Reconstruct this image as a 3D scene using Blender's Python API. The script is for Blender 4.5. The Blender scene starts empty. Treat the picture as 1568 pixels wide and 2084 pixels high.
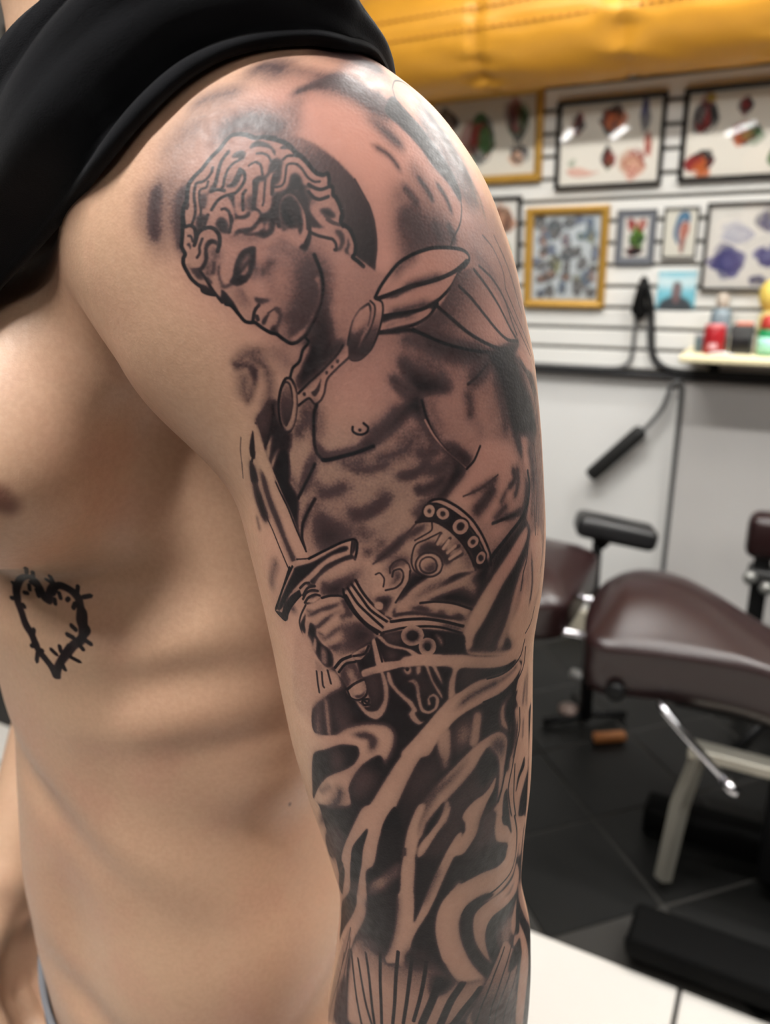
import bpy, bmesh, math, random
import numpy as np
from mathutils import Vector, Matrix, Euler

C = bpy.context.scene.collection
S = bpy.context.scene

# ------------------------------------------------------------------ camera
cam = bpy.data.cameras.new('camera')
cam.sensor_fit = 'VERTICAL'
cam.sensor_height = 36.0
cam.lens = 36.0 * 1592.0 / 2084.0
cam.clip_start = 0.01
cam.dof.use_dof = True
cam.dof.focus_distance = 0.285
cam.dof.aperture_fstop = 9.0
cam_ob = bpy.data.objects.new('camera', cam)
C.objects.link(cam_ob)
cam_ob.location = (0.0, 0.0, 1.41)
cam_ob.rotation_euler = tuple(math.radians(a) for a in (70.7469, 1.37635, -0.48067))
S.camera = cam_ob

# ------------------------------------------------------------------ world
W = bpy.data.worlds.new('world')
S.world = W
W.use_nodes = True
W.node_tree.nodes['Background'].inputs[0].default_value = (0.95, 0.97, 1.0, 1)
W.node_tree.nodes['Background'].inputs[1].default_value = 0.015

# ------------------------------------------------------------------ ceiling lamps (fluorescent tubes of the shop)
TUBES = [  # x, y, z, heading in degrees, watts, where
    (-0.68, -0.24, 2.62, 20, 37, 'in front of the man'),
    (0.30, -1.30, 2.62, 0, 2, 'behind the photographer'),
    (1.35, 1.00, 2.62, -60, 17, 'behind the man'),
    (1.25, 1.65, 2.62, -28, 22, 'above the bed'),
    (0.05, 1.25, 2.62, -28, 34, 'facing the framed sheets'),
    (2.40, 0.80, 2.62, -28, 16, 'far right of the bed'),
    (-5.40, -3.40, 2.62, 40, 10, 'first of three mirrored in the frames'), (-4.95, -3.85, 2.62, 40, 10, 'second of three mirrored in the frames'), (-4.10, -5.10, 2.62, 40, 10, 'last of three mirrored in the frames'),
]

# ------------------------------------------------------------------ exposure
S.view_settings.view_transform = 'Standard'
S.view_settings.look = 'None'
S.view_settings.gamma = 1.0
S.view_settings.use_curve_mapping = False
S.view_settings.exposure = 0.0


# ------------------------------------------------------------------ helpers
def srgb(r, g, b):
    f = lambda c: (c / 255.0) / 12.92 if c <= 10 else ((c / 255.0 + 0.055) / 1.055) ** 2.4
    return (f(r), f(g), f(b), 1.0)


def mat(name, col, rough=0.5, metal=0.0, var=0.0, scale=20.0, bump=0.0, bscale=200.0, coat=0.0, sheen=0.0):
    m = bpy.data.materials.new(name)
    m.use_nodes = True
    nt = m.node_tree
    N, L = nt.nodes, nt.links
    p = N['Principled BSDF']
    p.inputs['Base Color'].default_value = col
    p.inputs['Roughness'].default_value = rough
    p.inputs['Metallic'].default_value = metal
    if coat:
        p.inputs['Coat Weight'].default_value = coat
        p.inputs['Coat Roughness'].default_value = 0.08
    if sheen:
        p.inputs['Sheen Weight'].default_value = sheen
        p.inputs['Sheen Roughness'].default_value = 0.5
    tc = N.new('ShaderNodeTexCoord')
    if var:
        n = N.new('ShaderNodeTexNoise')
        n.inputs['Scale'].default_value = scale
        n.inputs['Detail'].default_value = 4
        L.new(tc.outputs['Object'], n.inputs['Vector'])
        mr = N.new('ShaderNodeMapRange')
        mr.inputs['To Min'].default_value = 1 - var
        mr.inputs['To Max'].default_value = 1 + var
        L.new(n.outputs['Fac'], mr.inputs['Value'])
        mx = N.new('ShaderNodeMix')
        mx.data_type = 'RGBA'
        mx.blend_type = 'MULTIPLY'
        mx.inputs['Factor'].default_value = 1
        mx.inputs[6].default_value = col
        L.new(mr.outputs[0], mx.inputs[7])
        L.new(mx.outputs[2], p.inputs['Base Color'])
    if bump:
        n2 = N.new('ShaderNodeTexNoise')
        n2.inputs['Scale'].default_value = bscale
        n2.inputs['Detail'].default_value = 3
        L.new(tc.outputs['Object'], n2.inputs['Vector'])
        b = N.new('ShaderNodeBump')
        b.inputs['Strength'].default_value = bump
        b.inputs['Distance'].default_value = 0.002
        L.new(n2.outputs['Fac'], b.inputs['Height'])
        L.new(b.outputs[0], p.inputs['Normal'])
    return m


def link(name, me, m, parent=None, smooth=True):
    if m is not None and not me.materials:
        me.materials.append(m)
    if smooth:
        me.polygons.foreach_set('use_smooth', [True] * len(me.polygons))
    o = bpy.data.objects.new(name, me)
    C.objects.link(o)
    if parent is not None:
        o.parent = parent
    return o


def obj(name, bm, m, parent=None, smooth=True):
    me = bpy.data.meshes.new(name)
    bmesh.ops.recalc_face_normals(bm, faces=bm.faces)
    bm.to_mesh(me)
    bm.free()
    return link(name, me, m, parent, smooth)


def tag(o, label=None, cat=None, group=None, kind=None):
    if label: o['label'] = label
    if cat: o['category'] = cat
    if group: o['group'] = group
    if kind: o['kind'] = kind
    return o


def thing(name, label, cat, loc=(0, 0, 0), rotz=0.0, group=None):
    o = bpy.data.objects.new(name, None)
    o.empty_display_size = 0.05
    C.objects.link(o)
    o.location = loc
    o.rotation_euler = (0, 0, rotz)
    return tag(o, label, cat, group)


def box(bm, cx, cy, cz, sx, sy, sz, bevel=0.0, seg=2, M=None):
    r = bmesh.ops.create_cube(bm, size=1.0)
    vs = r['verts']
    for v in vs:
        v.co = Vector((v.co.x * sx + cx, v.co.y * sy + cy, v.co.z * sz + cz))
    if bevel:
        es = list({e for v in vs for e in v.link_edges})
        r = bmesh.ops.bevel(bm, geom=es, offset=bevel, segments=seg, affect='EDGES', profile=0.5)
        vs = list({v for f in r['faces'] for v in f.verts} | {v for v in vs if v.is_valid})
    if M is not None:
        for v in vs:
            v.co = M @ v.co
    return vs


def tube(bm, pts, r, n=12, cap=True):
    """swept tube through points; r a number or a list"""
    pts = [Vector(p) for p in pts]
    rs = r if isinstance(r, (list, tuple)) else [r] * len(pts)
    rings = []
    prev = None
    for i, p in enumerate(pts):
        t = (pts[min(i + 1, len(pts) - 1)] - pts[max(i - 1, 0)]).normalized()
        if prev is None:
            a = Vector((0, 0, 1)) if abs(t.z) < 0.9 else Vector((1, 0, 0))
            u = t.cross(a).normalized()
        else:
            u = (prev - t * prev.dot(t)).normalized()
        prev = u
        v = t.cross(u)
        rings.append([bm.verts.new(p + (u * math.cos(k * 2 * math.pi / n) + v * math.sin(k * 2 * math.pi / n)) * rs[i]) for k in range(n)])
    for a, b in zip(rings, rings[1:]):
        for k in range(n):
            bm.faces.new((a[k], a[(k + 1) % n], b[(k + 1) % n], b[k]))
    if cap:
        bm.faces.new(rings[0][::-1])
        bm.faces.new(rings[-1])


def spline(pts, n=6):
    """Catmull-Rom through points"""
    P = [Vector(p) for p in pts]
    P = [P[0] * 2 - P[1]] + P + [P[-1] * 2 - P[-2]]
    out = []
    for i in range(1, len(P) - 2):
        a, b, c, d = P[i - 1:i + 3]
        for k in range(n):
            t = k / n
            out.append(0.5 * ((2 * b) + (c - a) * t + (2 * a - 5 * b + 4 * c - d) * t * t + (3 * b - a - 3 * c + d) * t ** 3))
    out.append(P[-2])
    return out


def lathe(bm, prof, n=20, M=None):
    """prof: (radius, z) pairs"""
    rings = []
    for r, z in prof:
        rings.append([bm.verts.new((r * math.cos(k * 2 * math.pi / n), r * math.sin(k * 2 * math.pi / n), z)) for k in range(n)])
    for a, b in zip(rings, rings[1:]):
        for k in range(n):
            bm.faces.new((a[k], a[(k + 1) % n], b[(k + 1) % n], b[k]))
    bm.faces.new(rings[0][::-1])
    bm.faces.new(rings[-1])
    if M is not None:
        for rg in rings:
            for v in rg:
                v.co = M @ v.co

# ------------------------------------------------------------------ the room
WALL_O, WALL_A = Vector((0.6709, 2.6513, 0.0)), math.radians(-28.615)
WR = Matrix.Rotation(WALL_A, 3, 'Z')


def WP(s, off, z):
    """s metres along the back wall, off metres in front of it, height z"""
    return WALL_O + WR @ Vector((s, -off, z))


M_WHITE = mat('white_laminate', srgb(240, 239, 234), 0.35, var=0.03, scale=6)
M_WALL = mat('white_paint', srgb(232, 231, 228), 0.6, var=0.04, scale=3)
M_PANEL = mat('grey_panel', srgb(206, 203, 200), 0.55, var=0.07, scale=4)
M_GROOVE = mat('groove_grey', srgb(120, 117, 110), 0.7)
M_TRIMD = mat('dark_trim', srgb(40, 40, 42), 0.5)
M_BASE = mat('beige_base', srgb(196, 188, 168), 0.6)
M_BTILE = mat('black_tile', srgb(17, 17, 16), 0.42, var=0.25, scale=5, bump=0.12, bscale=60)
M_BTILE.node_tree.nodes['Principled BSDF'].inputs['Specular IOR Level'].default_value = 0.3
M_WTILE = mat('white_tile', srgb(216, 212, 206), 0.28, var=0.03, scale=3)
M_GROUT = mat('dark_grout', srgb(44, 42, 39), 0.9)
M_BLACK = mat('black_metal', srgb(12, 12, 13), 0.5)
M_BLACK.node_tree.nodes['Principled BSDF'].inputs['Specular IOR Level'].default_value = 0.25
M_CHROME = mat('chrome', srgb(205, 205, 210), 0.16, metal=1.0)

bm = bmesh.new(); box(bm, -1.0, -1.0, -0.05, 12, 11, 0.1)
floor = tag(obj('floor', bm, M_GROUT, smooth=False), kind='structure')
bm = bmesh.new(); box(bm, -1.0, -1.0, 2.75, 12, 11, 0.1)
tag(obj('ceiling', bm, mat('ceiling_grey', srgb(214, 212, 206), 0.8, var=0.03, scale=4), smooth=False), kind='structure')

bm = bmesh.new(); box(bm, 0, 0, 0, 0.284, 0.284, 0.012, 0.0025, 1)
bt = obj('tile', bm, M_BTILE, smooth=False).data
bpy.data.objects.remove(bpy.data.objects['tile'])
bm = bmesh.new(); box(bm, 0, 0, 0, 0.611, 0.611, 0.016, 0.0025, 1)
wt = obj('tile', bm, M_WTILE, smooth=False).data
bpy.data.objects.remove(bpy.data.objects['tile'])


def lay(me, p, rz):
    o = bpy.data.objects.new('tile', me)
    C.objects.link(o)
    o.parent = floor
    o.location = p
    o.rotation_euler = (0, 0, rz)


dz = math.radians(45) + WALL_A
du, dv = Vector((math.cos(dz), math.sin(dz), 0)), Vector((-math.sin(dz), math.cos(dz), 0))
t0 = Vector((0.513, 1.62, 0.0))                       # a joint crossing that shows in the picture
for i in range(-9, 9):
    for j in range(-8, 8):
        p = t0 + du * (0.29 * (i + 0.5)) + dv * (0.29 * (j + 0.5))
        w = WR.transposed() @ (p - WALL_O)
        if -1.2 < w.x < 1.9 and -1.30 < w.y < 0.05:
            lay(bt, (p.x, p.y, -0.004 + 0.0006 * ((i * 7 + j * 3) % 3)), dz)
for i in range(-4, 3):
    for j in range(0, 3):
        lay(wt, WP(0.624 + 0.62 * (i + 0.5), 1.378 + 0.31 + 0.62 * j, -0.004), WALL_A)

bm = bmesh.new(); box(bm, -1.0, 0.062, 1.35, 9.0, 0.10, 2.7)
wall = tag(obj('wall_back', bm, M_WALL, smooth=False), kind='structure')
wall.location = WALL_O
wall.rotation_euler = (0, 0, WALL_A)
bm = bmesh.new(); box(bm, -1.0, 0.008, 1.55, 6.0, 0.008, 1.16)
obj('groove_backing', bm, M_GROOVE, wall, smooth=False)
bm = bmesh.new(); box(bm, -1.0, 0, 0, 6.0, 0.014, 0.0535, 0.003, 2)
sl = obj('slat', bm, M_WHITE, wall, smooth=False)
sl.location = (0, -0.003, 0.986 + 0.0328)
for k in range(1, 17):
    o = sl.copy(); C.objects.link(o); o.parent = wall
    o.location = (0, -0.003, 0.986 + 0.0328 + 0.0656 * k)
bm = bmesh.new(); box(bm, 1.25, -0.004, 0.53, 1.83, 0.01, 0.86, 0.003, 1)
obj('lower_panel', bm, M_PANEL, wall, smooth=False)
bm = bmesh.new(); box(bm, -1.0, -0.012, 0.974, 6.0, 0.03, 0.016, 0.003, 2)
o = tag(obj('trim_1', bm, M_TRIMD, smooth=False), kind='structure'); o.location = WALL_O; o.rotation_euler = (0, 0, WALL_A)
bm = bmesh.new(); box(bm, -1.0, -0.006, 0.045, 9.0, 0.016, 0.09, 0.004, 2)
o = tag(obj('baseboard_back', bm, M_BASE, smooth=False), kind='structure'); o.location = WALL_O; o.rotation_euler = (0, 0, WALL_A)


# ------------------------------------------------------------------ ceiling lamps
M_TUBE = bpy.data.materials.new('lit_tube')
M_TUBE.use_nodes = True
e = M_TUBE.node_tree.nodes['Principled BSDF']
e.inputs['Emission Color'].default_value = (1.0, 0.97, 0.92, 1)
e.inputs['Emission Strength'].default_value = 28.0
M_HOUSE = mat('lamp_housing', srgb(225, 225, 222), 0.5)


def ceiling_light(x, y, z, heading, watts, where):
    t = thing('ceiling_light', 'white ceiling batten with a lit tube, ' + where, 'ceiling light', (x, y, z), math.radians(heading), 'fluorescent battens on the ceiling')
    bm = bmesh.new(); box(bm, 0, 0, 0.05, 1.26, 0.09, 0.05, 0.008)
    obj('housing', bm, M_HOUSE, t)
    bm = bmesh.new(); tube(bm, [(-0.60, 0, 0), (0.60, 0, 0)], 0.016, 12)
    obj('tube', bm, M_TUBE, t)
    for s in (-1, 1):
        bm = bmesh.new(); box(bm, 0.615 * s, 0, 0.01, 0.03, 0.04, 0.06, 0.004)
        obj('holder', bm, M_HOUSE, t)
    if watts:
        L = bpy.data.lights.new('tube_light', 'AREA')
        L.shape = 'RECTANGLE'
        L.size, L.size_y = 1.2, 0.10
        L.energy = watts
        L.color = (1.0, 0.985, 0.955)
        o = bpy.data.objects.new('tube_light', L)
        C.objects.link(o)
        o.parent = t
        o.location = (0, 0, -0.03)


for a in TUBES:
    ceiling_light(*a)

# ------------------------------------------------------------------ flat prints: ink laid down stroke by stroke into an array
def crom(P, n=5, closed=False):
    P = np.asarray(P, float)
    if len(P) < 3 and not closed:
        t = np.linspace(0, 1, n + 1)[:, None]
        return P[0] * (1 - t) + P[-1] * t
    if closed:
        Q = np.concatenate([P[-1:], P, P[:2]])
    else:
        Q = np.concatenate([2 * P[:1] - P[1:2], P, 2 * P[-1:] - P[-2:-1]])
    a, b, c, d = Q[:-3], Q[1:-2], Q[2:-1], Q[3:]
    t = (np.arange(n) / n)[None, :, None]
    a, b, c, d = a[:, None], b[:, None], c[:, None], d[:, None]
    ten = 0.42
    m1, m2 = (c - a) * ten, (d - b) * ten
    o = (2 * t ** 3 - 3 * t ** 2 + 1) * b + (t ** 3 - 2 * t ** 2 + t) * m1 + (-2 * t ** 3 + 3 * t ** 2) * c + (t ** 3 - t ** 2) * m2
    o = o.reshape(-1, 2)
    return o if closed else np.concatenate([o, P[-1:]])


def blur1(a, s, ax):
    r = max(1, int(math.ceil(2.5 * s)))
    k = np.exp(-0.5 * (np.arange(-r, r + 1) / s) ** 2).astype(np.float32)
    k /= k.sum()
    if a.shape[ax] == 0:
        return a
    pad = [(0, 0), (0, 0)]
    pad[ax] = (r, r)
    p = np.pad(a, pad)
    n = a.shape[ax]
    if r <= 6:
        out = 0
        for i, w in enumerate(k):
            out = out + w * (p[i:i + n] if ax == 0 else p[:, i:i + n])
        return out
    out = p.astype(np.float32)                         # three box passes for wide feathers
    b = max(1, int(round(s * 1.0)))
    for _ in range(3):
        c = np.cumsum(out, ax)
        w = 2 * b + 1
        c = np.concatenate([np.zeros_like(np.take(c, [0], ax)), c], ax)
        hi = np.take(c, np.clip(np.arange(out.shape[ax]) + b + 1, 0, out.shape[ax]), ax)
        lo = np.take(c, np.clip(np.arange(out.shape[ax]) - b, 0, out.shape[ax]), ax)
        out = (hi - lo) / w
    return np.take(out, np.arange(r, r + n), ax)


def poly_mask(P, W, H, f):
    m = int(3 * f + 3)
    x0, y0 = np.floor(P.min(0)).astype(int) - m
    x1, y1 = np.ceil(P.max(0)).astype(int) + m
    x0, y0, x1, y1 = max(x0, -m), max(y0, -m), min(x1, W + m), min(y1, H + m)
    if x1 <= x0 or y1 <= y0:
        return None
    M = np.zeros((y1 - y0, x1 - x0 + 1), np.int8)
    A, B = P, np.roll(P, -1, 0)
    for (ax, ay), (bx, by) in zip(A, B):
        if ay == by:
            continue
        if ay > by:
            ax, ay, bx, by = bx, by, ax, ay
        r = np.arange(max(int(math.ceil(ay - 0.5)), y0), min(int(math.ceil(by - 0.5)), y1))
        if len(r) == 0:
            continue
        xs = ax + (r + 0.5 - ay) * (bx - ax) / (by - ay)
        ix = np.clip(np.ceil(xs - 0.5).astype(int) - x0, 0, x1 - x0)
        M[r - y0, ix] ^= 1
    M = np.bitwise_xor.accumulate(M, 1)[:, :-1].astype(np.float32)
    M = blur1(blur1(M, f, 0), f, 1)
    cx0, cy0, cx1, cy1 = max(x0, 0), max(y0, 0), min(x1, W), min(y1, H)
    if cx1 <= cx0 or cy1 <= cy0:
        return None
    return (slice(cy0, cy1), slice(cx0, cx1)), M[cy0 - y0:cy1 - y0, cx0 - x0:cx1 - x0]


def line_mask(P, W, H, w, soft, taper):
    m = w / 2 + soft * 2 + 2
    x0, y0 = np.floor(P.min(0) - m).astype(int)
    x1, y1 = np.ceil(P.max(0) + m).astype(int)
    x0, y0, x1, y1 = max(x0, 0), max(y0, 0), min(x1, W), min(y1, H)
    if x1 <= x0 or y1 <= y0:
        return None
    A = np.zeros((y1 - y0, x1 - x0), np.float32)
    n = len(P) - 1
    for i in range(n):
        a, b = P[i], P[i + 1]
        u0, v0 = np.floor(np.minimum(a, b) - m).astype(int)
        u1, v1 = np.ceil(np.maximum(a, b) + m).astype(int)
        u0, v0, u1, v1 = max(u0, x0), max(v0, y0), min(u1, x1), min(v1, y1)
        if u1 <= u0 or v1 <= v0:
            continue
        X = np.arange(u0, u1)[None] + 0.5
        Y = np.arange(v0, v1)[:, None] + 0.5
        d = b - a
        t = np.clip(((X - a[0]) * d[0] + (Y - a[1]) * d[1]) / max(d @ d, 1e-9), 0, 1)
        D = np.sqrt((X - a[0] - t * d[0]) ** 2 + (Y - a[1] - t * d[1]) ** 2)
        hw = w / 2
        if taper:
            s = (i + t) / n
            e = np.clip(np.minimum(s, 1 - s) * 4 + 0.3, 0, 1)
            hw = hw * e
        q = np.clip((hw + soft - D) / (2 * soft), 0, 1)
        q = q * q * (3 - 2 * q)
        if taper and soft > 3:
            q = q * e
        sub = A[v0 - y0:v1 - y0, u0 - x0:u1 - x0]
        np.maximum(sub, q, out=sub)
    return (slice(y0, y1), slice(x0, x1)), A


def lay_ink(ops, W, H, k=1.0):
    """ops -> ink density and redness, both 0..1; k scales line widths"""
    ink = np.zeros((H, W), np.float32)
    red = np.zeros((H, W), np.float32)
    for op in ops:
        if op[0] == 'L':
            r = line_mask(crom(op[5], 5), W, H, op[1] * k, max(op[3] * k, 0.6), op[4])
            if r:
                ink[r[0]] += (op[2] - ink[r[0]]) * r[1] if op[2] < 0.15 else np.maximum(0, op[2] - ink[r[0]]) * r[1]
        elif op[0] in 'PQR':
            r = poly_mask(crom(op[3], 4, True), W, H, op[2] * k)
            if r:
                t = red if op[0] == 'R' else ink
                t[r[0]] += (op[1] - t[r[0]]) * r[1] if op[0] == 'P' else np.maximum(0, op[1] - t[r[0]]) * r[1]
        elif op[0] == 'G':
            r = poly_mask(crom(op[5], 4, True), W, H, op[3] * k)
            if r:
                a, b = np.array(op[4][0]), np.array(op[4][1])
                d = b - a
                sy, sx = r[0]
                X = np.arange(sx.start, sx.stop)[None]
                Y = np.arange(sy.start, sy.stop)[:, None]
                t = np.clip(((X - a[0]) * d[0] + (Y - a[1]) * d[1]) / (d @ d), 0, 1)
                ink[r[0]] += (op[1] + (op[2] - op[1]) * t - ink[r[0]]) * r[1]
    return ink, red

# ------------------------------------------------------------------ the man: one continuous skin built from a distance field
T0 = (-0.14, 0.475)                   # torso axis
YAW = math.radians(20)
FX, FY = -math.cos(YAW), -math.sin(YAW)   # body forward
LX, LY = math.sin(YAW), -math.cos(YAW)    # body left (towards the camera)

#            z     fwd-centre  fwd-half  side-half
TORSO = [(0.66, 0.000, 0.118, 0.150), (0.80, 0.000, 0.120, 0.156), (0.90, 0.004, 0.118, 0.156), (0.97, 0.006, 0.116, 0.151),
         (1.05, 0.002, 0.114, 0.146), (1.12, -0.002, 0.113, 0.147), (1.20, -0.004, 0.117, 0.153), (1.28, -0.008, 0.122, 0.152),
         (1.35, -0.014, 0.112, 0.142), (1.41, -0.018, 0.095, 0.128), (1.46, -0.020, 0.078, 0.092), (1.52, -0.016, 0.060, 0.062)]
#            z      x       y      half-x  half-y
ARM = [(0.78, 0.0060, 0.270, 0.030, 0.022), (0.83, 0.0080, 0.272, 0.028, 0.022), (0.92, 0.0100, 0.277, 0.034, 0.030), (1.00, 0.0120, 0.280, 0.046, 0.040), (1.058, 0.0145, 0.281, 0.0487, 0.044), (1.089, 0.0168, 0.278, 0.0459, 0.044),
       (1.118, 0.0177, 0.2765, 0.0433, 0.045), (1.131, 0.0165, 0.277, 0.0410, 0.046), (1.144, 0.0154, 0.2778, 0.0403, 0.047),
       (1.170, 0.0131, 0.2793, 0.0438, 0.049), (1.194, 0.0110, 0.2809, 0.0480, 0.051), (1.217, 0.0087, 0.2823, 0.0504, 0.053),
       (1.239, 0.0070, 0.2837, 0.0515, 0.055), (1.261, 0.0056, 0.285, 0.0526, 0.056), (1.2815, 0.0057, 0.2863, 0.0556, 0.057),
       (1.3015, 0.0044, 0.2876, 0.0577, 0.058), (1.321, 0.0021, 0.2888, 0.0586, 0.058), (1.343, -0.0015, 0.2905, 0.0605, 0.058),
       (1.37, -0.0055, 0.294, 0.0615, 0.058), (1.40, -0.012, 0.299, 0.0600, 0.056), (1.43, -0.018, 0.304, 0.051, 0.050), (1.454, -0.024, 0.308, 0.036, 0.036), (1.470, -0.028, 0.310, 0.012, 0.012)]


def table(tab):
    A = np.array(tab, float)
    zs = np.linspace(A[0, 0], A[-1, 0], 600)
    cols = [np.interp(zs, A[:, 0], A[:, i]) for i in range(1, A.shape[1])]
    ker = np.exp(-np.linspace(-2, 2, 25) ** 2); ker /= ker.sum()
    cols = [np.convolve(np.pad(c, 12, mode='edge'), ker, 'valid') for c in cols]
    return lambda z: [np.interp(z, zs, c) for c in cols]


torso_tab, arm_tab = table(TORSO), table(ARM)


def to_body(x, y):
    rx, ry = x - T0[0], y - T0[1]
    return rx * FX + ry * FY, rx * LX + ry * LY


def gc(u, v, a, b):
    q = np.sqrt((u / a) ** 2 + (v / b) ** 2) + 1e-6
    g = np.sqrt((u / a ** 2) ** 2 + (v / b ** 2) ** 2) / q + 1e-6
    return (q - 1) / g


def ell(x, y, z, c, r):
    u, v, w = x - c[0], y - c[1], z - c[2]
    q = np.sqrt((u / r[0]) ** 2 + (v / r[1]) ** 2 + (w / r[2]) ** 2) + 1e-6
    g = np.sqrt((u / r[0] ** 2) ** 2 + (v / r[1] ** 2) ** 2 + (w / r[2] ** 2) ** 2) / q + 1e-6
    return (q - 1) / g


def cap(x, y, z, a, b, ra, rb):
    a, b = np.array(a, float), np.array(b, float)
    d = b - a
    t = np.clip(((x - a[0]) * d[0] + (y - a[1]) * d[1] + (z - a[2]) * d[2]) / (d @ d), 0, 1)
    return np.sqrt((x - a[0] - t * d[0]) ** 2 + (y - a[1] - t * d[1]) ** 2 + (z - a[2] - t * d[2]) ** 2) - (ra + (rb - ra) * t)


def smin(a, b, k):
    h = np.clip(0.5 + 0.5 * (b - a) / k, 0, 1)
    return b + (a - b) * h - k * h * (1 - h)


def sstep(x, a, b):
    t = np.clip((x - a) / (b - a), 0, 1)
    return t * t * (3 - 2 * t)


# soft muscle relief on the trunk: forward, left, height, radii, tilt in the side plane (deg), depth (+ out, - in)
RELIEF = [
    (0.045, 0.125, 1.258, 0.080, 0.055, 0.022, 10, -0.0130), (-0.010, 0.150, 1.300, 0.035, 0.050, 0.022, 30, -0.0050),
    (0.055, 0.115, 1.228, 0.060, 0.060, 0.016, 6, 0.0030), (-0.010, 0.145, 1.236, 0.040, 0.060, 0.014, 4, 0.0025),
    (0.000, 0.145, 1.214, 0.045, 0.060, 0.012, 4, -0.0022), (0.010, 0.145, 1.190, 0.060, 0.060, 0.014, 10, 0.0030),
    (-0.030, 0.145, 1.176, 0.030, 0.060, 0.008, 10, -0.0020),
    (0.085, 0.080, 1.112, 0.060, 0.060, 0.015, -38, -0.0050), (0.045, 0.125, 1.098, 0.055, 0.060, 0.022, -38, 0.0035),
    (0.082, 0.085, 1.030, 0.015, 0.050, 0.055, 0, -0.0062), (0.112, 0.045, 1.030, 0.030, 0.040, 0.060, 0, 0.0045),
    (0.000, 0.140, 1.010, 0.070, 0.060, 0.050, 0, 0.0070),
    (0.075, 0.095, 0.968, 0.045, 0.060, 0.016, -32, -0.0048), (-0.020, 0.140, 0.940, 0.080, 0.060, 0.018, 25, -0.0050),
]


def body_parts(x, y, z):
    f, l = to_body(x, y)
    cf, df, wl = torso_tab(z)
    t = gc(f - cf, l, df, wl)
    t = np.maximum(t, z - 1.56)
    t = np.maximum(t, 0.84 - z)
    for (bf, bl, bz, rf, rl, rz, tilt, dep) in RELIEF:
        ca, sa = math.cos(math.radians(tilt)), math.sin(math.radians(tilt))
        df_, dz_ = f - bf, z - bz
        u, w = df_ * ca - dz_ * sa, df_ * sa + dz_ * ca
        t = t - 1.1 * dep * np.exp(-(u / rf) ** 2 - ((l - bl) / rl) ** 2 - (w / rz) ** 2)
    for sgn in (1, -1):
        pec = ell(f, l * sgn, z, (0.072, 0.083, 1.324), (0.062, 0.089, 0.060))
        pec = smin(pec, cap(f, l * sgn, z, (0.064, 0.088, 1.352), (-0.012, 0.150, 1.392), 0.038, 0.040), 0.035)
        t = smin(t, pec, 0.018)
        t = smin(t, cap(f, l * sgn, z, (-0.030, 0.03, 1.492), (-0.035, 0.165, 1.418), 0.050, 0.040), 0.04)     # trapezius and collar bone
        t = smin(t, cap(f, l * sgn, z, (-0.055, 0.120, 1.34), (-0.03, 0.120, 1.15), 0.055, 0.030), 0.03)     # latissimus
    return t


def neck_head(x, y, z):
    f, l = to_body(x, y)
    d = cap(f, l, z, (-0.034, 0, 1.47), (0.004, 0, 1.63), 0.060, 0.056)
    head = ell(f, l, z, (0.040, 0, 1.725), (0.098, 0.076, 0.105))
    head = smin(head, ell(f, l, z, (0.072, 0, 1.655), (0.060, 0.052, 0.055)), 0.03)
    head = smin(head, cap(f, l, z, (0.138, 0, 1.712), (0.155, 0, 1.680), 0.009, 0.014), 0.015)
    for s in (1, -1):
        head = smin(head, ell(f, l, z, (0.030, 0.078 * s, 1.700), (0.018, 0.010, 0.032)), 0.006)
        head = head + 0.008 * np.exp(-((f - 0.135) / 0.02) ** 2 - ((l - 0.032 * s) / 0.016) ** 2 - ((z - 1.722) / 0.012) ** 2)
    head = head + 0.004 * np.exp(-((f - 0.135) / 0.03) ** 2 - (l / 0.025) ** 2 - ((z - 1.648) / 0.004) ** 2)
    return smin(d, head, 0.03)


def hand(x, y, z, wrist, along, side, up, k=1.0):
    """palm and five curled fingers; along = towards the fingertips, side = towards the thumb, up = back of the hand"""
    w, a, s, u = (np.array(v, float) for v in (wrist, along, side, up))
    a, s, u = a / np.linalg.norm(a), s / np.linalg.norm(s), u / np.linalg.norm(u)
    P = lambda i, j, h: w + (a * i + s * j + u * h) * k
    d = cap(x, y, z, P(0, 0, 0), P(0.03, 0.0, 0), 0.024 * k, 0.022 * k)
    for j in (-0.027, -0.009, 0.009, 0.026):
        d = smin(d, cap(x, y, z, P(0.02, j * 0.6, 0), P(0.088, j, 0), 0.014 * k, 0.012 * k), 0.012)
    for j, ln, cu in ((0.027, 0.92, 0.8), (0.009, 1.0, 0.9), (-0.009, 0.95, 1.0), (-0.027, 0.76, 1.1)):
        p0, p1 = P(0.088, j, 0), P(0.088 + 0.042 * ln * math.cos(cu * 0.5), j * 1.06, -0.042 * ln * math.sin(cu * 0.5))
        e1 = cu * 1.2
        p2 = p1 + (a * math.cos(e1) - u * math.sin(e1)) * 0.027 * ln * k
        e2 = cu * 1.7
        p3 = p2 + (a * math.cos(e2) - u * math.sin(e2)) * 0.021 * ln * k
        fg = smin(cap(x, y, z, p0, p1, 0.0098 * k, 0.0088 * k), cap(x, y, z, p1, p2, 0.0088 * k, 0.0080 * k), 0.003)
        fg = smin(fg, cap(x, y, z, p2, p3, 0.0080 * k, 0.0068 * k), 0.003)
        d = smin(d, fg, 0.004)
    q0, q1, q2, q3 = P(0.022, 0.018, -0.004), P(0.052, 0.044, -0.012), P(0.078, 0.052, -0.022), P(0.098, 0.050, -0.034)
    th = smin(cap(x, y, z, q0, q1, 0.016 * k, 0.0115 * k), cap(x, y, z, q1, q2, 0.0112 * k, 0.0098 * k), 0.004)
    th = smin(th, cap(x, y, z, q2, q3, 0.0098 * k, 0.0078 * k), 0.004)
    return smin(d, th, 0.008)


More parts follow.
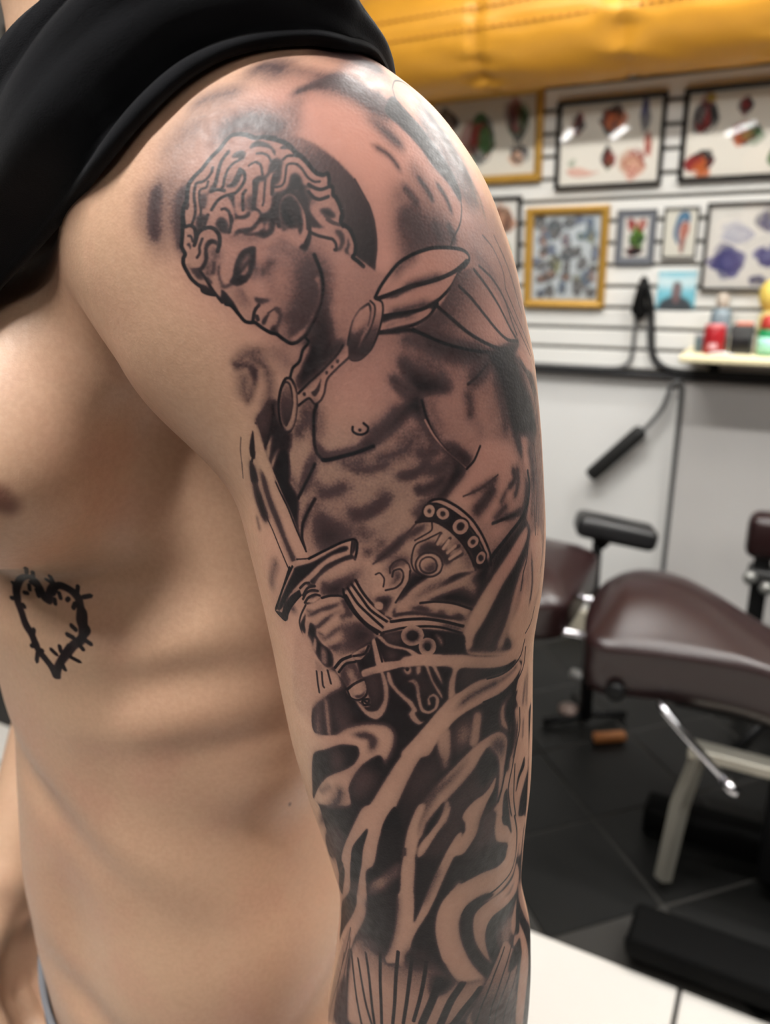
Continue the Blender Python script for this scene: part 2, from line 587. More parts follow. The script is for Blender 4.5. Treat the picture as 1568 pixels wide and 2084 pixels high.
def near_arm(x, y, z):
    cx, cy, a, b = arm_tab(z)
    d = gc(x - cx, y - cy, a, b)
    d = np.maximum(d, z - 1.474)
    d = np.maximum(d, 0.775 - z)
    d = smin(d, ell(x, y, z, (-0.0315, 0.301, 1.397), (0.071, 0.060, 0.074)), 0.02)          # deltoid
    d = smin(d, cap(x, y, z, (-0.040, 0.318, 1.425), (-0.06, 0.37, 1.445), 0.034, 0.034), 0.03)
    return smin(d, hand(x, y, z, (0.006, 0.270, 0.785), (-0.10, 0.0, -1), (-1, -0.1, 0.1), (0.1, -1, 0), 1.0), 0.012)


def far_arm(x, y, z):
    sh, el, wr = (-0.215, 0.655, 1.41), (-0.285, 0.735, 1.12), (-0.345, 0.550, 0.885)
    d = cap(x, y, z, sh, el, 0.056, 0.042)
    d = smin(d, cap(x, y, z, el, (-0.298, 0.692, 1.06), 0.042, 0.043), 0.02)
    d = smin(d, cap(x, y, z, (-0.298, 0.692, 1.06), wr, 0.043, 0.026), 0.02)
    return smin(d, hand(x, y, z, wr, (0.08, -0.22, -0.95), (-0.4, -0.9, 0.17), (-0.9, 0.4, -0.16), 1.0), 0.012)


def body(x, y, z):
    t = body_parts(x, y, z)
    t = smin(t, neck_head(x, y, z), 0.03)
    t = smin(t, far_arm(x, y, z), 0.02)
    k = 0.003 + 0.052 * sstep(z, 1.340, 1.420)
    a = near_arm(x, y, z)
    crease = 0.006 * np.exp(-((a - t) / 0.007) ** 2) * (1 - sstep(z, 1.36, 1.40)) * sstep(z, 1.25, 1.31)     # the fold of the armpit
    return smin(a, t, k) + crease


def surface(fn, lo, hi, h):
    lo, hi = np.array(lo), np.array(hi)
    m = 4
    n = (np.ceil((hi - lo) / (h * m)).astype(int)) * m + 1
    ax = [lo[i] + np.arange(n[i]) * h for i in range(3)]
    cx = [a[::m] for a in ax]
    G = np.meshgrid(*cx, indexing='ij')
    co = fn(*G).astype(np.float32)
    nearc = np.abs(co) < 2.4 * m * h
    D = np.repeat(np.repeat(np.repeat(co, m, 0), m, 1), m, 2)[:n[0], :n[1], :n[2]].copy()
    Nr = np.repeat(np.repeat(np.repeat(nearc, m, 0), m, 1), m, 2)[:n[0], :n[1], :n[2]]
    I = np.nonzero(Nr)
    for s in range(0, len(I[0]), 400000):
        a, b, c = (q[s:s + 400000] for q in I)
        D[a, b, c] = fn(ax[0][a], ax[1][b], ax[2][c])
    ins = D < 0
    cell = np.zeros(tuple(n - 1), np.int8)
    for i in (0, 1):
        for j in (0, 1):
            for k in (0, 1):
                cell += ins[i:n[0] - 1 + i, j:n[1] - 1 + j, k:n[2] - 1 + k]
    act = (cell > 0) & (cell < 8)
    ids = np.full(act.shape, -1, np.int64)
    A = np.array(np.nonzero(act)).T
    ids[act] = np.arange(len(A))
    acc = np.zeros((len(A), 3)); cnt = np.zeros(len(A))
    corners = [(i, j, k) for i in (0, 1) for j in (0, 1) for k in (0, 1)]
    for p in corners:
        for axn in range(3):
            if p[axn] == 0:
                q = list(p); q[axn] = 1
                da = D[A[:, 0] + p[0], A[:, 1] + p[1], A[:, 2] + p[2]]
                db = D[A[:, 0] + q[0], A[:, 1] + q[1], A[:, 2] + q[2]]
                c = (da < 0) != (db < 0)
                t = np.where(c, da / np.where(c, da - db, 1), 0)
                pos = np.array(p, float)[None] + 0 * acc
                pos[:, axn] += t
                acc[c] += pos[c]; cnt[c] += 1
    V = lo + (A + acc / cnt[:, None]) * h
    quads = []
    for axn in range(3):
        o1, o2 = [(1, 2), (2, 0), (0, 1)][axn]
        sl = [slice(None)] * 3
        s0, s1 = list(sl), list(sl)
        s0[axn], s1[axn] = slice(0, -1), slice(1, None)
        for q in (o1, o2):
            s0[q] = slice(1, -1); s1[q] = slice(1, -1)
        i0, i1 = ins[tuple(s0)], ins[tuple(s1)]
        E = np.array(np.nonzero(i0 != i1)).T
        flip = i0[tuple(E.T)]
        E[:, o1] += 1; E[:, o2] += 1
        def cid(d1, d2):
            F_ = E.copy(); F_[:, o1] += d1; F_[:, o2] += d2
            return ids[tuple(F_.T)]
        Q = np.stack([cid(-1, -1), cid(0, -1), cid(0, 0), cid(-1, 0)], 1)
        Q[~flip] = Q[~flip][:, ::-1]
        quads.append(Q)
    Q = np.concatenate(quads)
    Q = Q[(Q >= 0).all(1)]
    for _ in range(2):                      # settle the vertices on the surface
        e = 1e-3
        d0 = fn(*V.T)
        g = np.stack([fn(V[:, 0] + e, V[:, 1], V[:, 2]) - d0, fn(V[:, 0], V[:, 1] + e, V[:, 2]) - d0, fn(V[:, 0], V[:, 1], V[:, 2] + e) - d0], 1) / e
        gg = (g * g).sum(1)
        V = V - g * np.clip(d0 / np.maximum(gg, 0.2), -h, h)[:, None] * 0.8
    return V, Q


def np_mesh(name, V, Q):
    me = bpy.data.meshes.new(name)
    me.vertices.add(len(V))
    me.vertices.foreach_set('co', np.asarray(V, np.float32).ravel())
    me.loops.add(Q.size)
    me.loops.foreach_set('vertex_index', Q.astype(np.int32).ravel())
    me.polygons.add(len(Q))
    me.polygons.foreach_set('loop_start', np.arange(len(Q), dtype=np.int32) * Q.shape[1])
    me.update()
    me.validate()
    return me



# arm tattoo: strokes (L), filled shapes (P), graded shapes (G) and sore skin (R), in texture units around and along the arm
INK_ARM = """
R|1|40|566,386 575,266 626,199 683,153 917,168 1175,269 1344,393 1381,571 1369,738 1296,1018 1264,1166 1124,1127 984,862 895,772 788,739 696,606 609,526
R|0.5|40|692,873 1297,917 1287,1234 1361,2370 709,2299 731,1400 627,1150
R|0.5|30|663,606 762,590 772,705 713,742 657,727
Q|0.35|12|532,370 544,325 573,387 572,463 549,466 534,415
Q|0.28|15|541,294 554,242 598,214 631,227 600,272 588,320 581,379
Q|0.42|12|609,302 636,266 678,254 736,265 742,294 690,283 640,276 622,308
Q|0.28|12|600,172 618,159 719,182 809,215 744,212 657,195
Q|0.45|9|725,200 792,188 889,216 960,257 922,262 838,227 762,210
Q|0.38|8|639,130 690,128 881,155 984,188 878,183 740,154
Q|0.33|18|944,365 1047,376 1118,436 1093,466 971,466 936,418
Q|0.5|14|957,422 1024,417 1099,443 1063,468 971,471
Q|0.45|9|1130,207 1191,246 1240,297 1243,361 1259,403 1174,403 1128,338 1077,290 1056,239
Q|0.28|14|1107,443 1344,393 1416,554 1389,645 1249,637 1137,509
Q|0.35|8|1266,652 1388,702 1393,840 1348,1034 1292,1156 1235,1080 1274,912 1274,770
Q|0.25|10|744,558 797,529 812,599 762,606
L|22.5|0.56|16.5|1|598,172 619,168 666,180
L|12|0.39|8.8|1|649,186 674,177 715,181 748,187
L|18|0.45|13.2|1|549,232 562,221 588,213 617,213
L|25.5|0.28|18.7|1|547,308 555,283 567,263
L|15|0.34|11|1|562,276 572,269 571,255
L|31.5|0.58|23.1|1|618,291 631,267 655,258 692,269 724,287
L|19.5|0.34|14.3|1|700,243 717,261 734,279
L|12|0.62|8.8|1|701,221 722,209 745,200 771,191
L|15|0.67|11|1|545,344 546,379 548,414 552,446
L|25.5|0.34|18.7|1|561,338 566,380 570,432
L|22.5|0.28|16.5|1|528,359 535,418
L|12|0.67|8.8|1|590,347 585,373 586,404 589,439 590,468
L|13.5|0.28|9.9|1|570,323 562,341 552,350
L|19.5|0.34|14.3|1|725,231 720,243 731,260
L|15|0.62|11|1|635,128 679,132 761,142 861,155 957,172
L|9|0.34|6.6|1|743,155 810,164 881,179
L|22.5|0.69|16.5|1|729,192 778,192 835,206 890,225 942,247
L|15|0.56|11|1|891,209 926,226 960,238
P|0.93|2|926,242 945,218 966,214 997,232 1056,264 1110,305 1140,338 1156,374 1142,386 1115,360 1067,330 1038,304 1002,281 961,260
L|3|0.9|0.7|0|1149,181 1064,176 992,179 965,194 969,214 991,234 1055,265
L|19.5|0.69|14.3|1|1124,212 1151,249 1180,285 1198,320 1227,345 1229,383
L|10.5|0.45|7.7|1|1217,323 1238,355 1259,387 1252,430
L|10.5|0.39|7.7|1|1139,269 1172,310 1200,335
P|0.62|5|871,250 926,267 968,287 985,308 952,300 921,283
L|7.5|0.62|5.5|1|892,297 938,316 969,343
L|12|0.62|8.8|1|963,360 989,379 1005,397
L|9|0.73|6.6|1|1002,341 1033,369 1049,389
L|8.2|0.73|6.1|1|1061,354 1091,381 1106,412
L|27|0.62|19.8|1|959,408 991,424 1004,446
L|12|0.69|8.8|1|1044,423 1053,449
L|10.5|0.78|7.7|1|1081,423 1096,443 1093,454
L|18|0.34|13.2|1|947,366 975,395 1024,413
L|22.5|0.34|16.5|1|990,329 1021,355 1043,389
L|3|0.9|0.7|0|1150,374 1144,399 1126,424 1100,443 1084,458
L|45|0.5|33|1|965,456 1019,449 1082,450
G|0.38|0.9|1.5|736,303 893,455|698,290 739,285 779,298 818,319 844,338 862,353 878,374 893,395 902,418 906,440 907,459 904,480 902,498 880,489 859,477 837,454 793,401 737,340
L|2.5|0.8|1|0|862,353 878,374 893,395 902,418 906,440 907,459 904,480 902,498
P|0.13|1|593,418 591,395 594,376 593,365 594,354 599,343 607,331 612,322 617,312 625,302 630,290 636,282 647,279 660,282 675,286 691,288 708,290 724,294 736,301 747,311 757,317 768,324 778,333 791,343 802,346 809,345 814,351 815,360 822,366 823,375 829,381 837,394 842,408 844,421 854,427 862,440 867,452 865,467 886,482 909,498 938,510 918,532 881,562 863,608 802,631 782,606 762,605 749,604 730,590 707,580 688,571 670,546 651,540 641,526 629,524 618,514 611,506 600,494 594,479 594,463 593,448
L|38.2|0.47|28.1|1|759,459 784,483 790,512 784,547 768,571
L|25.5|0.56|18.7|1|786,503 790,524 781,553 764,580 751,590
L|19.1|0.45|14|1|784,484 790,503 790,527
L|14|0.62|10.3|1|713,496 721,486 733,474
L|16.6|0.39|12.2|1|723,502 730,515 736,531
L|15.3|0.39|11.2|1|737,442 759,459 781,470
L|12.8|0.39|9.3|1|676,516 682,531 688,540
L|11.5|0.39|8.4|1|718,456 747,459 768,465
L|10.2|0.34|7.5|1|750,546 756,562 749,573
L|8.9|0.45|6.5|1|699,475 705,493 699,501
P|0.62|2|701,532 715,533 736,537 725,537 712,541 706,539
L|4.5|0.95|1|0|707,543 700,552 696,567
L|5|0.85|1|0|703,561 704,566
P|0.9|1.2|724,556 716,561 710,570 712,575 716,572 719,565
P|0.7|1.5|729,548 738,546 744,558 741,572 734,581 731,588 724,584 734,573 738,560 733,553
L|3|0.6|0.7|0|721,556 729,551 735,548
P|0.95|2|728,576 734,581 734,590 722,586
P|0.34|16|738,447 759,459 781,470 796,489 802,512 800,536 790,561 773,586 756,593 748,586 759,553 751,523 739,493 733,469
P|0.1|14|739,496 751,502 754,520 748,538 739,532 733,514
P|0.08|9|686,513 705,507 720,514 718,528 700,531 690,525
P|0.1|6|741,576 752,570 758,580 748,590 738,585
L|38.2|0.62|28.1|1|790,483 795,509 790,538 777,565 764,583
P|0.93|1.2|702,452 703,467 702,480 696,496 688,507 674,512 663,507 668,496 671,480 677,464 686,455
P|0.3|2|692,462 694,469 692,474 684,481 679,487 681,476 687,467
P|0.25|1.2|692,479 693,488 687,496 680,494 684,488
L|4.7|0.62|3.4|1|649,513 656,513 668,509
L|4.2|0.56|3.1|1|649,475 646,489 649,505 654,514
L|5.6|0.67|4.1|1|639,471 639,483 636,495
L|6.5|0.45|4.8|1|715,483 719,492 727,497
L|4.7|0.39|3.4|1|678,516 685,529 689,535
L|3.7|0.67|2.7|1|627,497 635,509
P|0.8|2|700,530 711,533 725,535 716,538 706,540
P|0.95|1|649,519 654,520 661,529 669,541 676,558 666,549 656,541 649,539 642,527 648,530
L|12.1|0.34|8.9|1|658,436 687,437 715,438
L|5|1|0.7|0|591,402 592,422 592,434 591,449 596,461 593,468 593,478 599,492 604,501 612,509 619,514 620,520 628,524 638,526
L|4|0.95|0.7|0|618,489 625,499 633,514 642,528 649,538
P|0.92|1.2|614,510 622,510 629,514 635,517 638,525 628,524 620,520
P|0.85|2|598,478 605,484 615,486 623,501 614,500 606,490
L|5|1|0.7|0|655,541 664,544 673,556 682,568 690,571 699,571 709,579 722,587 733,590 744,599 755,605 766,603 782,591
L|5|1|1|0|796,467 803,482 809,498 811,517 807,543 796,568 784,588
P|0.05|2|798,504 804,515 804,533 796,553 783,577 764,593 755,600 766,599 781,586 794,565 806,539 807,517 803,501
P|0.85|6|812,524 815,554 826,578 830,607 826,620 803,644 786,655 766,655 776,629 788,607 784,594 796,570
L|12.8|0.45|9.3|1|814,495 815,516 820,539
L|16.6|0.5|12.2|1|870,550 858,570 851,597
L|7.6|0.34|5.6|1|834,569 833,599 836,614
L|11.5|0.28|8.4|1|898,527 884,548
P|0.88|2|766,369 782,379 784,398 783,423 733,422 725,396 724,374 735,371
P|0.12|1.5|748,370 758,373 768,384 775,397 782,412 784,426 780,435 772,435 772,423 768,405 761,390 753,380 745,379 739,389 741,406 746,434 736,434 734,415 732,394 734,380 740,373
P|0.1|2.5|773,408 784,408 786,425 785,436 776,450 770,452 758,447 746,433 726,430 728,416 744,417 755,432 766,439 774,432
L|4.2|0.95|3.1|1|768,408 772,419 771,436
L|4.7|1|3.4|1|746,402 754,413 757,424
L|5.6|0.56|4.1|1|734,409 741,422 749,430
P|0.92|1|784,427 790,430 789,446 783,460 777,459 771,454 780,448 786,438
L|4|0.9|0.7|0|784,408 787,425 786,436 781,447
L|5|0.85|1|0|737,422 733,406 732,387 737,376 747,370 759,374 770,386 779,400 783,416 784,426
L|8.4|1|6.1|1|741,382 741,397 746,411 755,422
L|4.7|1|3.4|1|754,381 764,393 769,409 771,423
P|0.93|2|741,382 751,376 760,384 754,386 746,389 742,400
L|5.5|1|0.7|0|594,418 591,401 591,388 594,378 593,368 593,354 599,342 607,332 612,322 617,313 625,302 630,290 636,282 647,280 660,282 675,287 689,286 707,288
P|0.93|1|672,303 673,296 680,292 692,294 704,300 714,309 715,315 706,305 693,301 682,300
P|0.88|1.2|648,315 651,309 661,306 668,311 667,319 661,321 659,316 653,316
L|3.5|0.9|0.7|0|661,320 653,325 647,334 645,346 645,359 642,364
P|0.95|1|640,304 643,308 640,312 636,313 637,307
L|4.5|0.95|0.7|0|638,311 634,320 633,331 633,346 632,358 629,366
P|0.85|2|634,349 634,359 629,366 623,374 622,388 618,393 616,387 622,372 628,358
L|3.5|0.9|0.7|0|623,330 623,338 618,347 612,351 604,353 603,362 604,373 608,388 609,402 605,418
L|3|0.85|0.7|0|621,351 620,360 613,362 611,366 613,378 617,393 618,418
L|6.5|0.67|4.8|1|615,369 619,381 619,390
L|4|0.95|0.7|0|629,366 637,364 644,365 648,366
P|0.92|1.2|665,334 671,337 670,342 668,352 663,360 654,361 649,359 657,354 660,345 662,337
L|4|0.95|0.7|0|665,334 673,340 676,350 673,360 665,370 653,373 644,377 638,384 633,394
L|4.7|0.34|3.4|1|656,341 651,353 647,361
L|4|0.9|0.7|0|680,367 677,372 678,384 680,396
P|0.93|1.2|653,373 663,372 665,383 668,396 672,404 683,404 690,398 691,405 683,410 670,409 666,413 669,406 665,391 659,380
L|3.5|0.85|0.7|0|648,394 652,393 659,398 662,407 664,420
P|0.9|1.5|643,419 644,411 649,407 656,413 659,420
L|4|0.85|1|0|628,402 626,410 624,419
L|3|0.85|0.7|0|678,329 686,324 695,328 699,335 702,344
L|3|0.8|0.7|0|685,311 694,311 704,315 711,323 716,326
P|0.93|1.5|717,322 712,330 709,343 704,346 695,346 691,353 694,372 698,373 698,358 701,353 708,352 713,342 720,338
L|6|0.9|1.2|0|692,353 695,372 695,386 695,394
L|10.2|0.67|7.5|1|690,379 693,393
L|7.4|0.45|5.5|1|674,388 685,390
L|3|0.7|0.7|0|708,352 709,368 710,384 709,390
P|0.92|1.3|726,374 724,387 721,396 713,402 704,399 697,394 704,403 704,410 701,421 731,422
L|4|0.9|0.7|0|697,394 704,399 705,402
L|5|0.85|1|0|721,345 720,356 722,373
L|3.5|0.8|0.7|0|595,378 597,387 596,391
L|5.5|1|1|0|691,287 707,290 724,295 736,301 748,311 757,316 768,324 778,333 790,343 802,346 810,344 814,352 815,361 822,366 823,376 829,381 837,394 842,408 840,418 844,424
P|0.9|1|720,304 725,300 736,301 742,306 730,305
P|0.9|2|712,323 717,320 729,323 730,334 731,349 728,358 720,358 720,351 723,340 710,334
L|3.5|0.9|0.7|0|730,321 736,316 749,316 759,318
L|3|0.85|0.7|0|721,363 733,362 738,357 739,346 738,332 742,328 754,329 765,337 776,349 788,356 798,356
P|0.94|1.5|747,349 749,344 756,343 765,350 770,361 780,362 785,366 780,365 774,365 773,377 762,369 750,370 743,373 730,373 722,372 735,372 744,365 747,357
L|4.5|0.95|0.7|0|779,360 791,366 802,368 815,364
L|4.5|0.95|0.7|0|780,371 790,380 801,383 815,379
L|6.5|0.67|4.8|1|772,365 780,379 788,381
L|7.4|0.34|5.5|1|782,383 793,388
P|0.93|2|802,399 810,397 821,400 830,410 821,411 810,407
P|0.9|1.5|779,398 786,402 793,412 804,423 787,423 784,412
L|3|0.6|0.7|0|811,408 823,416 836,421
P|0.85|1.5|784,408 793,412 801,421 813,426 802,426 790,422 786,420
L|3|0.6|0.7|0|814,414 825,420 838,423
L|5.5|1|0.7|0|840,409 840,419 854,428 862,440 867,453 866,467 862,472 872,479 882,487
L|4|0.9|0.7|0|789,433 802,438 818,442 826,444 832,451 833,460 830,460
P|0.82|2|829,431 839,431 846,441 846,452 840,461 831,461 839,455 840,445 835,438
P|0.75|1.5|852,441 856,452 854,465 861,471 851,467 847,461 852,455
L|4.5|0.95|0.7|0|595,419 604,417 610,422 612,432 612,442 610,448
L|3|0.8|0.7|0|601,433 605,434 608,442
P|0.9|0.8|599,446 603,444 605,450 604,455 603,451
P|0.9|2|613,403 613,418 612,422 614,431 621,423 630,421 639,423 627,420 622,418 629,404
L|5|0.95|0.7|0|614,433 612,442 614,432 621,424 631,421 640,424 647,434 648,446 645,458
L|3.5|0.85|0.7|0|622,438 618,450 618,460 614,467
P|0.95|1|645,458 644,449 638,446 632,449 630,456 631,466 628,479 620,488 613,486 607,484 617,483 624,473 625,461 626,448 632,440 638,439 645,444
P|0.9|2|642,417 644,409 649,407 655,413 660,423 662,430 654,430 647,427
L|4|0.9|0.7|0|663,405 665,414 662,429
L|12.1|0.5|8.9|1|644,466 640,458
L|11.2|0.45|8.2|1|629,471 630,487 626,497
P|0.93|1.5|669,433 672,426 682,424 694,422 702,412 710,406 723,407 730,426 723,436 714,439 702,434 688,434 681,430 673,432
P|0.12|1.2|666,421 668,413 678,411 691,409 699,398 706,403 701,414 692,421 680,423 672,425 668,432
P|0.15|1.5|712,415 714,423 705,430 689,432 700,425 706,417
P|0.15|2|719,412 722,418 722,427 715,429 714,421
P|0.2|4|846,499 938,502 966,565 996,598 1111,630 1221,648 1240,720 1239,810 1255,917 1217,975 1125,1009 1078,1037 980,1071 830,1085 747,1029 734,924 732,830 751,740 792,671 837,608
P|0.05|1|903,536 920,509 944,488 980,471 1029,462 1078,462 1124,468 1138,481 1095,500 1062,528 1024,562 990,577 948,585 909,592 914,562
L|15|0.45|11|1|935,505 962,484 997,470
L|10.5|0.56|7.7|1|955,524 993,515 1062,505
L|10.5|0.56|7.7|1|924,562 969,556 1020,546
L|7.5|0.45|5.5|1|919,586 953,579 990,571
L|5|1|0.7|0|903,536 913,520 930,501 952,483 985,470 1029,462 1074,462 1116,466 1136,474 1137,483 1116,495
L|6|0.95|0.7|0|908,538 935,531 971,522 1011,516 1052,509 1088,500 1128,485
P|0.9|2|912,538 945,531 971,520 1005,515 971,526 942,537
L|5|1|0.7|0|1132,485 1099,502 1073,524 1048,539 1026,550 994,559 949,563 917,566
P|0.95|1.5|914,566 946,564 985,559 1020,548 1038,543 1025,560 1008,556 969,568 938,571 916,576
L|5|1|0.7|0|1034,551 1012,570 984,581 953,585 909,592
P|0.96|1.2|936,587 958,585 976,588 989,597 963,594 940,595 907,595 907,591
P|0.1|1.5|916,588 946,577 979,572 1013,560 1007,568 974,580 940,585
G|0.55|0.08|2|1045,539 1166,630|1094,504 1142,496 1191,518 1238,557 1256,597 1281,626 1242,636 1183,642 1108,632 1049,617 1005,602 976,590 1012,572 1037,555 1065,532
L|5|0.92|1|0|1094,525 1128,547 1171,581 1206,607 1242,625 1293,632
L|5|0.92|1|0|1149,500 1187,529 1228,565 1260,602 1283,624
L|5.5|0.95|1|0|1034,556 1066,577 1106,602 1151,622 1199,637 1229,639
L|4|0.85|1|0|1170,494 1219,519 1260,554 1280,595 1294,620
L|3|0.7|1.2|0|1215,444 1254,466 1283,506 1277,537
L|3|0.7|1.2|0|1285,445 1315,485 1341,530 1374,587
L|3|0.75|1|0|1210,512 1264,558 1316,615 1370,667
L|3|0.8|1|0|1277,537 1320,588 1372,643 1407,690
L|2.5|0.7|0.7|0|1306,467 1342,519 1362,572
L|15|0.39|11|1|1147,469 1203,493 1244,531
L|9|0.39|6.6|1|1104,511 1149,531
L|10.5|0.45|7.7|1|1061,538 1089,558
L|6|1|1.2|0|976,590 1005,602 1049,618 1108,632 1162,640
L|15|0.78|11|1|978,597 1020,613 1060,626 1117,638 1161,644
P|0.93|4|1163,638 1224,639 1287,629 1298,636 1260,649 1264,665 1301,715 1335,792 1327,807 1218,788 1202,703 1180,668 1158,655
P|0.12|2|1284,644 1314,661 1373,696 1344,692 1286,665
P|0.3|3|1277,666 1309,698 1338,744 1298,724 1273,691
L|7.5|0.22|5.5|1|1251,666 1280,708 1308,763
G|0.05|0.95|1.2|878,548 861,616|894,541 903,538 915,544 917,562 909,590 895,617 874,633 858,633 853,622 854,600 862,572 875,554
L|3.5|0.95|0.7|0|876,554 890,546 895,557 890,581 877,602 861,620
L|3|0.9|0.7|0|894,541 902,549 901,565 890,591 874,612 865,626
P|0.25|1.5|896,549 900,557 896,577 884,596 870,616 877,596 891,575
L|3|0.95|0.7|0|903,538 916,544 917,562 909,590 895,617 874,634 858,634 852,622 854,600 862,572 875,554 891,545
L|3|0.95|0.7|0|877,553 891,546 894,556
P|0.12|3|862,570 874,554 889,549 892,556 884,575 870,588 858,592
P|0.06|1|851,609 852,630 832,648 815,665 809,687 800,701 791,707 780,697 766,706 762,694 768,685 785,671 806,652 833,627
P|0.96|4|782,613 787,604 795,600 804,621 820,611 845,601 846,610 833,625 806,651 782,671 764,685 761,678 763,657 771,636
L|12.8|0.56|9.3|1|797,615 813,625
L|7.6|0.34|5.6|1|776,620 779,633 770,646
P|0.1|2|785,607 786,616 776,635 768,652 765,655 751,662 757,646 769,636 776,618
L|4|1|0.7|0|781,597 785,604 775,616 768,635 756,646 750,662
L|3.5|1|0.7|0|844,610 833,625 806,651 782,671 762,689
L|3.5|1|0.7|0|854,630 832,648 815,665 809,687 802,700 791,707 781,697 766,706 761,710
P|1|0.8|837,636 836,638 835,639 833,639 832,638 831,636 832,634 833,633 835,633 836,634
P|1|0.8|827,644 826,646 825,647 823,647 822,646 822,644 822,643 824,642 825,642 826,643
P|1|0.8|817,654 816,656 815,657 813,657 812,656 812,654 812,652 814,651 815,651 816,652
P|1|0.8|776,690 775,692 774,693 772,693 771,692 770,690 771,688 772,687 774,687 775,688
P|0.97|1|804,663 801,682 792,694 785,687 793,682 800,671
P|0.1|1|759,710 752,738 740,756 729,756 722,738 724,709 732,681 742,664 753,665 759,682
G|0.3|0.85|2|742,671 734,744|751,706 746,729 738,744 730,744 727,729 728,706 733,684 740,670 747,670 751,684
L|4|0.95|0.7|0|758,710 751,738 740,756 729,756 723,738 724,709 732,681 742,664 752,665 758,682 758,710
L|3|0.85|0.7|0|731,684 740,670 748,673 751,690 750,710 742,733 734,746
P|0.08|1.5|754,671 759,690 757,716 748,747 734,756 724,751 733,752 744,733 751,710 753,690
L|16.6|0.45|12.2|1|661,637 683,621 712,619
L|15.3|0.5|11.2|1|680,627 706,641 715,664
L|8.9|0.56|6.5|1|655,642 681,643 693,654
P|0.85|3|678,650 690,650 693,661 687,679 672,701 664,715 663,702 678,683 684,666
L|19.1|0.45|14|1|671,656 665,680 664,697
L|14|0.45|10.3|1|712,656 713,678 706,702 694,719
L|10.2|0.56|7.5|1|659,647 656,638
L|25.5|0.34|18.7|1|721,618 739,627 748,640
P|0.9|2.5|701,712 715,701 723,704 719,718 722,739 732,756 743,760 739,784 731,802 730,849 685,855 690,842 683,796 679,775 677,756 676,737
P|0.5|5|678,737 700,717 710,711 707,728 695,753 686,771 679,759
P|0.12|2|686,794 694,774 703,766 698,786 689,811 686,803
P|0.15|2|715,788 706,810 694,830 691,820 701,803
L|5.1|0.34|3.7|1|698,736 707,718
L|4|0.9|1.2|0|713,711 710,735 697,767 679,796
P|0.1|22|818,671 852,638 886,644 897,670 896,733 867,732 824,748 805,732
L|19.1|0.56|14|1|769,706 774,732 762,749 750,767
L|14|0.5|10.3|1|785,792 776,816 765,845
L|8.9|0.67|6.5|1|793,709 788,735 787,762
L|16.6|0.45|12.2|1|779,713 788,703
L|5|0.97|1.2|0|794,708 788,724 786,749 786,773 790,792 801,803 806,805
P|0.85|5|786,749 790,767 798,783 810,792 831,788 857,782 895,772 895,784 849,795 806,806 794,798 786,780
L|6|1|1.2|0|801,804 813,803 840,796 866,789 895,779
L|3.5|1|0.7|0|858,746 858,753 865,758 875,759 884,755 886,747 878,740
P|1|0.8|874,751 873,753 872,754 870,754 869,753 868,751 869,750 870,749 872,749 873,750
L|15.3|0.39|11.2|1|799,716 800,740 800,765
L|25.5|0.22|18.7|1|818,768 849,761 875,767
Q|0.34|12|935,603 1037,629 1168,643 1239,684 1153,709 1034,669 954,632
Q|0.3|18|841,798 1029,739 1060,826 984,866 892,897 776,941 778,826
Q|0.55|9|776,941 837,908 856,948 795,974
Q|0.3|10|1156,692 1240,720 1239,810 1178,854 1150,778
L|22.5|0.78|16.5|1|991,610 1048,627 1107,637 1163,643
L|18|0.56|13.2|1|948,602 986,611 1032,622
P|0.85|7|942,636 956,633 974,648 1008,663 1038,673 1050,688 1053,695 1022,692 989,692 973,681 955,662 946,646
P|0.97|4|962,666 988,676 1022,684 1053,693 1022,693 992,694 975,685
L|19.5|0.45|14.3|1|975,636 1009,648 1029,657
L|13.5|0.67|9.9|1|925,662 952,682 982,691
L|12|0.56|8.8|1|932,669 956,694 975,698
P|0.95|5|963,706 985,691 990,707 995,732 1003,754 1017,778 1003,768 985,739 967,726 951,737 930,754 899,773 877,783 877,771 906,757 933,732
L|21|0.67|15.4|1|890,763 921,744 949,717
L|16.5|0.56|12.1|1|985,735 1003,760 1012,777
L|4.5|0.97|1|0|989,707 997,736 1010,765 1031,791 1057,815 1075,830
P|0.9|5|1036,780 1059,792 1087,812 1095,820 1080,832 1060,813 1041,792
L|3|0.05|1|0|994,740 1010,767 1033,794 1060,817 1077,832
L|12|0.5|8.8|1|1029,659 1043,678 1053,690
L|18|0.56|13.2|1|1089,699 1095,724 1093,749
L|15|0.34|11|1|1099,745 1115,768 1119,785
L|19.5|0.67|14.3|1|1162,645 1135,667 1096,688
L|4|0.85|1.5|0|1151,659 1120,676 1093,688
L|16.5|0.39|12.1|1|1006,701 1014,733 1032,767
L|18|0.5|13.2|1|1171,671 1178,713 1190,757 1184,795
P|0.96|5|1163,642 1264,634 1250,649 1208,660 1207,695 1215,739 1229,784 1242,822 1242,854 1262,904 1237,961 1218,956 1250,901 1238,844 1218,794 1207,759 1190,710 1175,671
L|30|0.78|22|1|1241,667 1271,714 1300,774 1300,820
L|13.5|0.67|9.9|1|1271,656 1336,698 1374,744
L|18|0.56|13.2|1|1273,814 1289,864 1287,910
L|3|0.8|1|0|1253,654 1310,692 1354,750 1361,808
L|3|0.7|0.7|0|1297,684 1383,736 1422,777
P|0.08|2|1289,649 1324,659 1382,696 1323,687 1293,666
L|3|0.75|1|0|1307,826 1314,869 1311,916 1291,976
L|3|0.7|0.7|0|1370,821 1378,884 1349,950
L|10.5|0.45|7.7|1|1282,862 1276,931 1264,968
L|2.5|0.7|0.7|0|1414,839 1412,914 1394,985
P|0.05|5|1074,838 1105,808 1122,790 1168,796 1202,808 1224,841 1233,875 1224,907 1196,923 1144,938 1086,927 1056,897 1029,879 1047,860
L|4|0.9|0.7|0|1112,797 1095,820 1077,832
L|10.5|0.56|7.7|1|1161,858 1118,868 1072,880
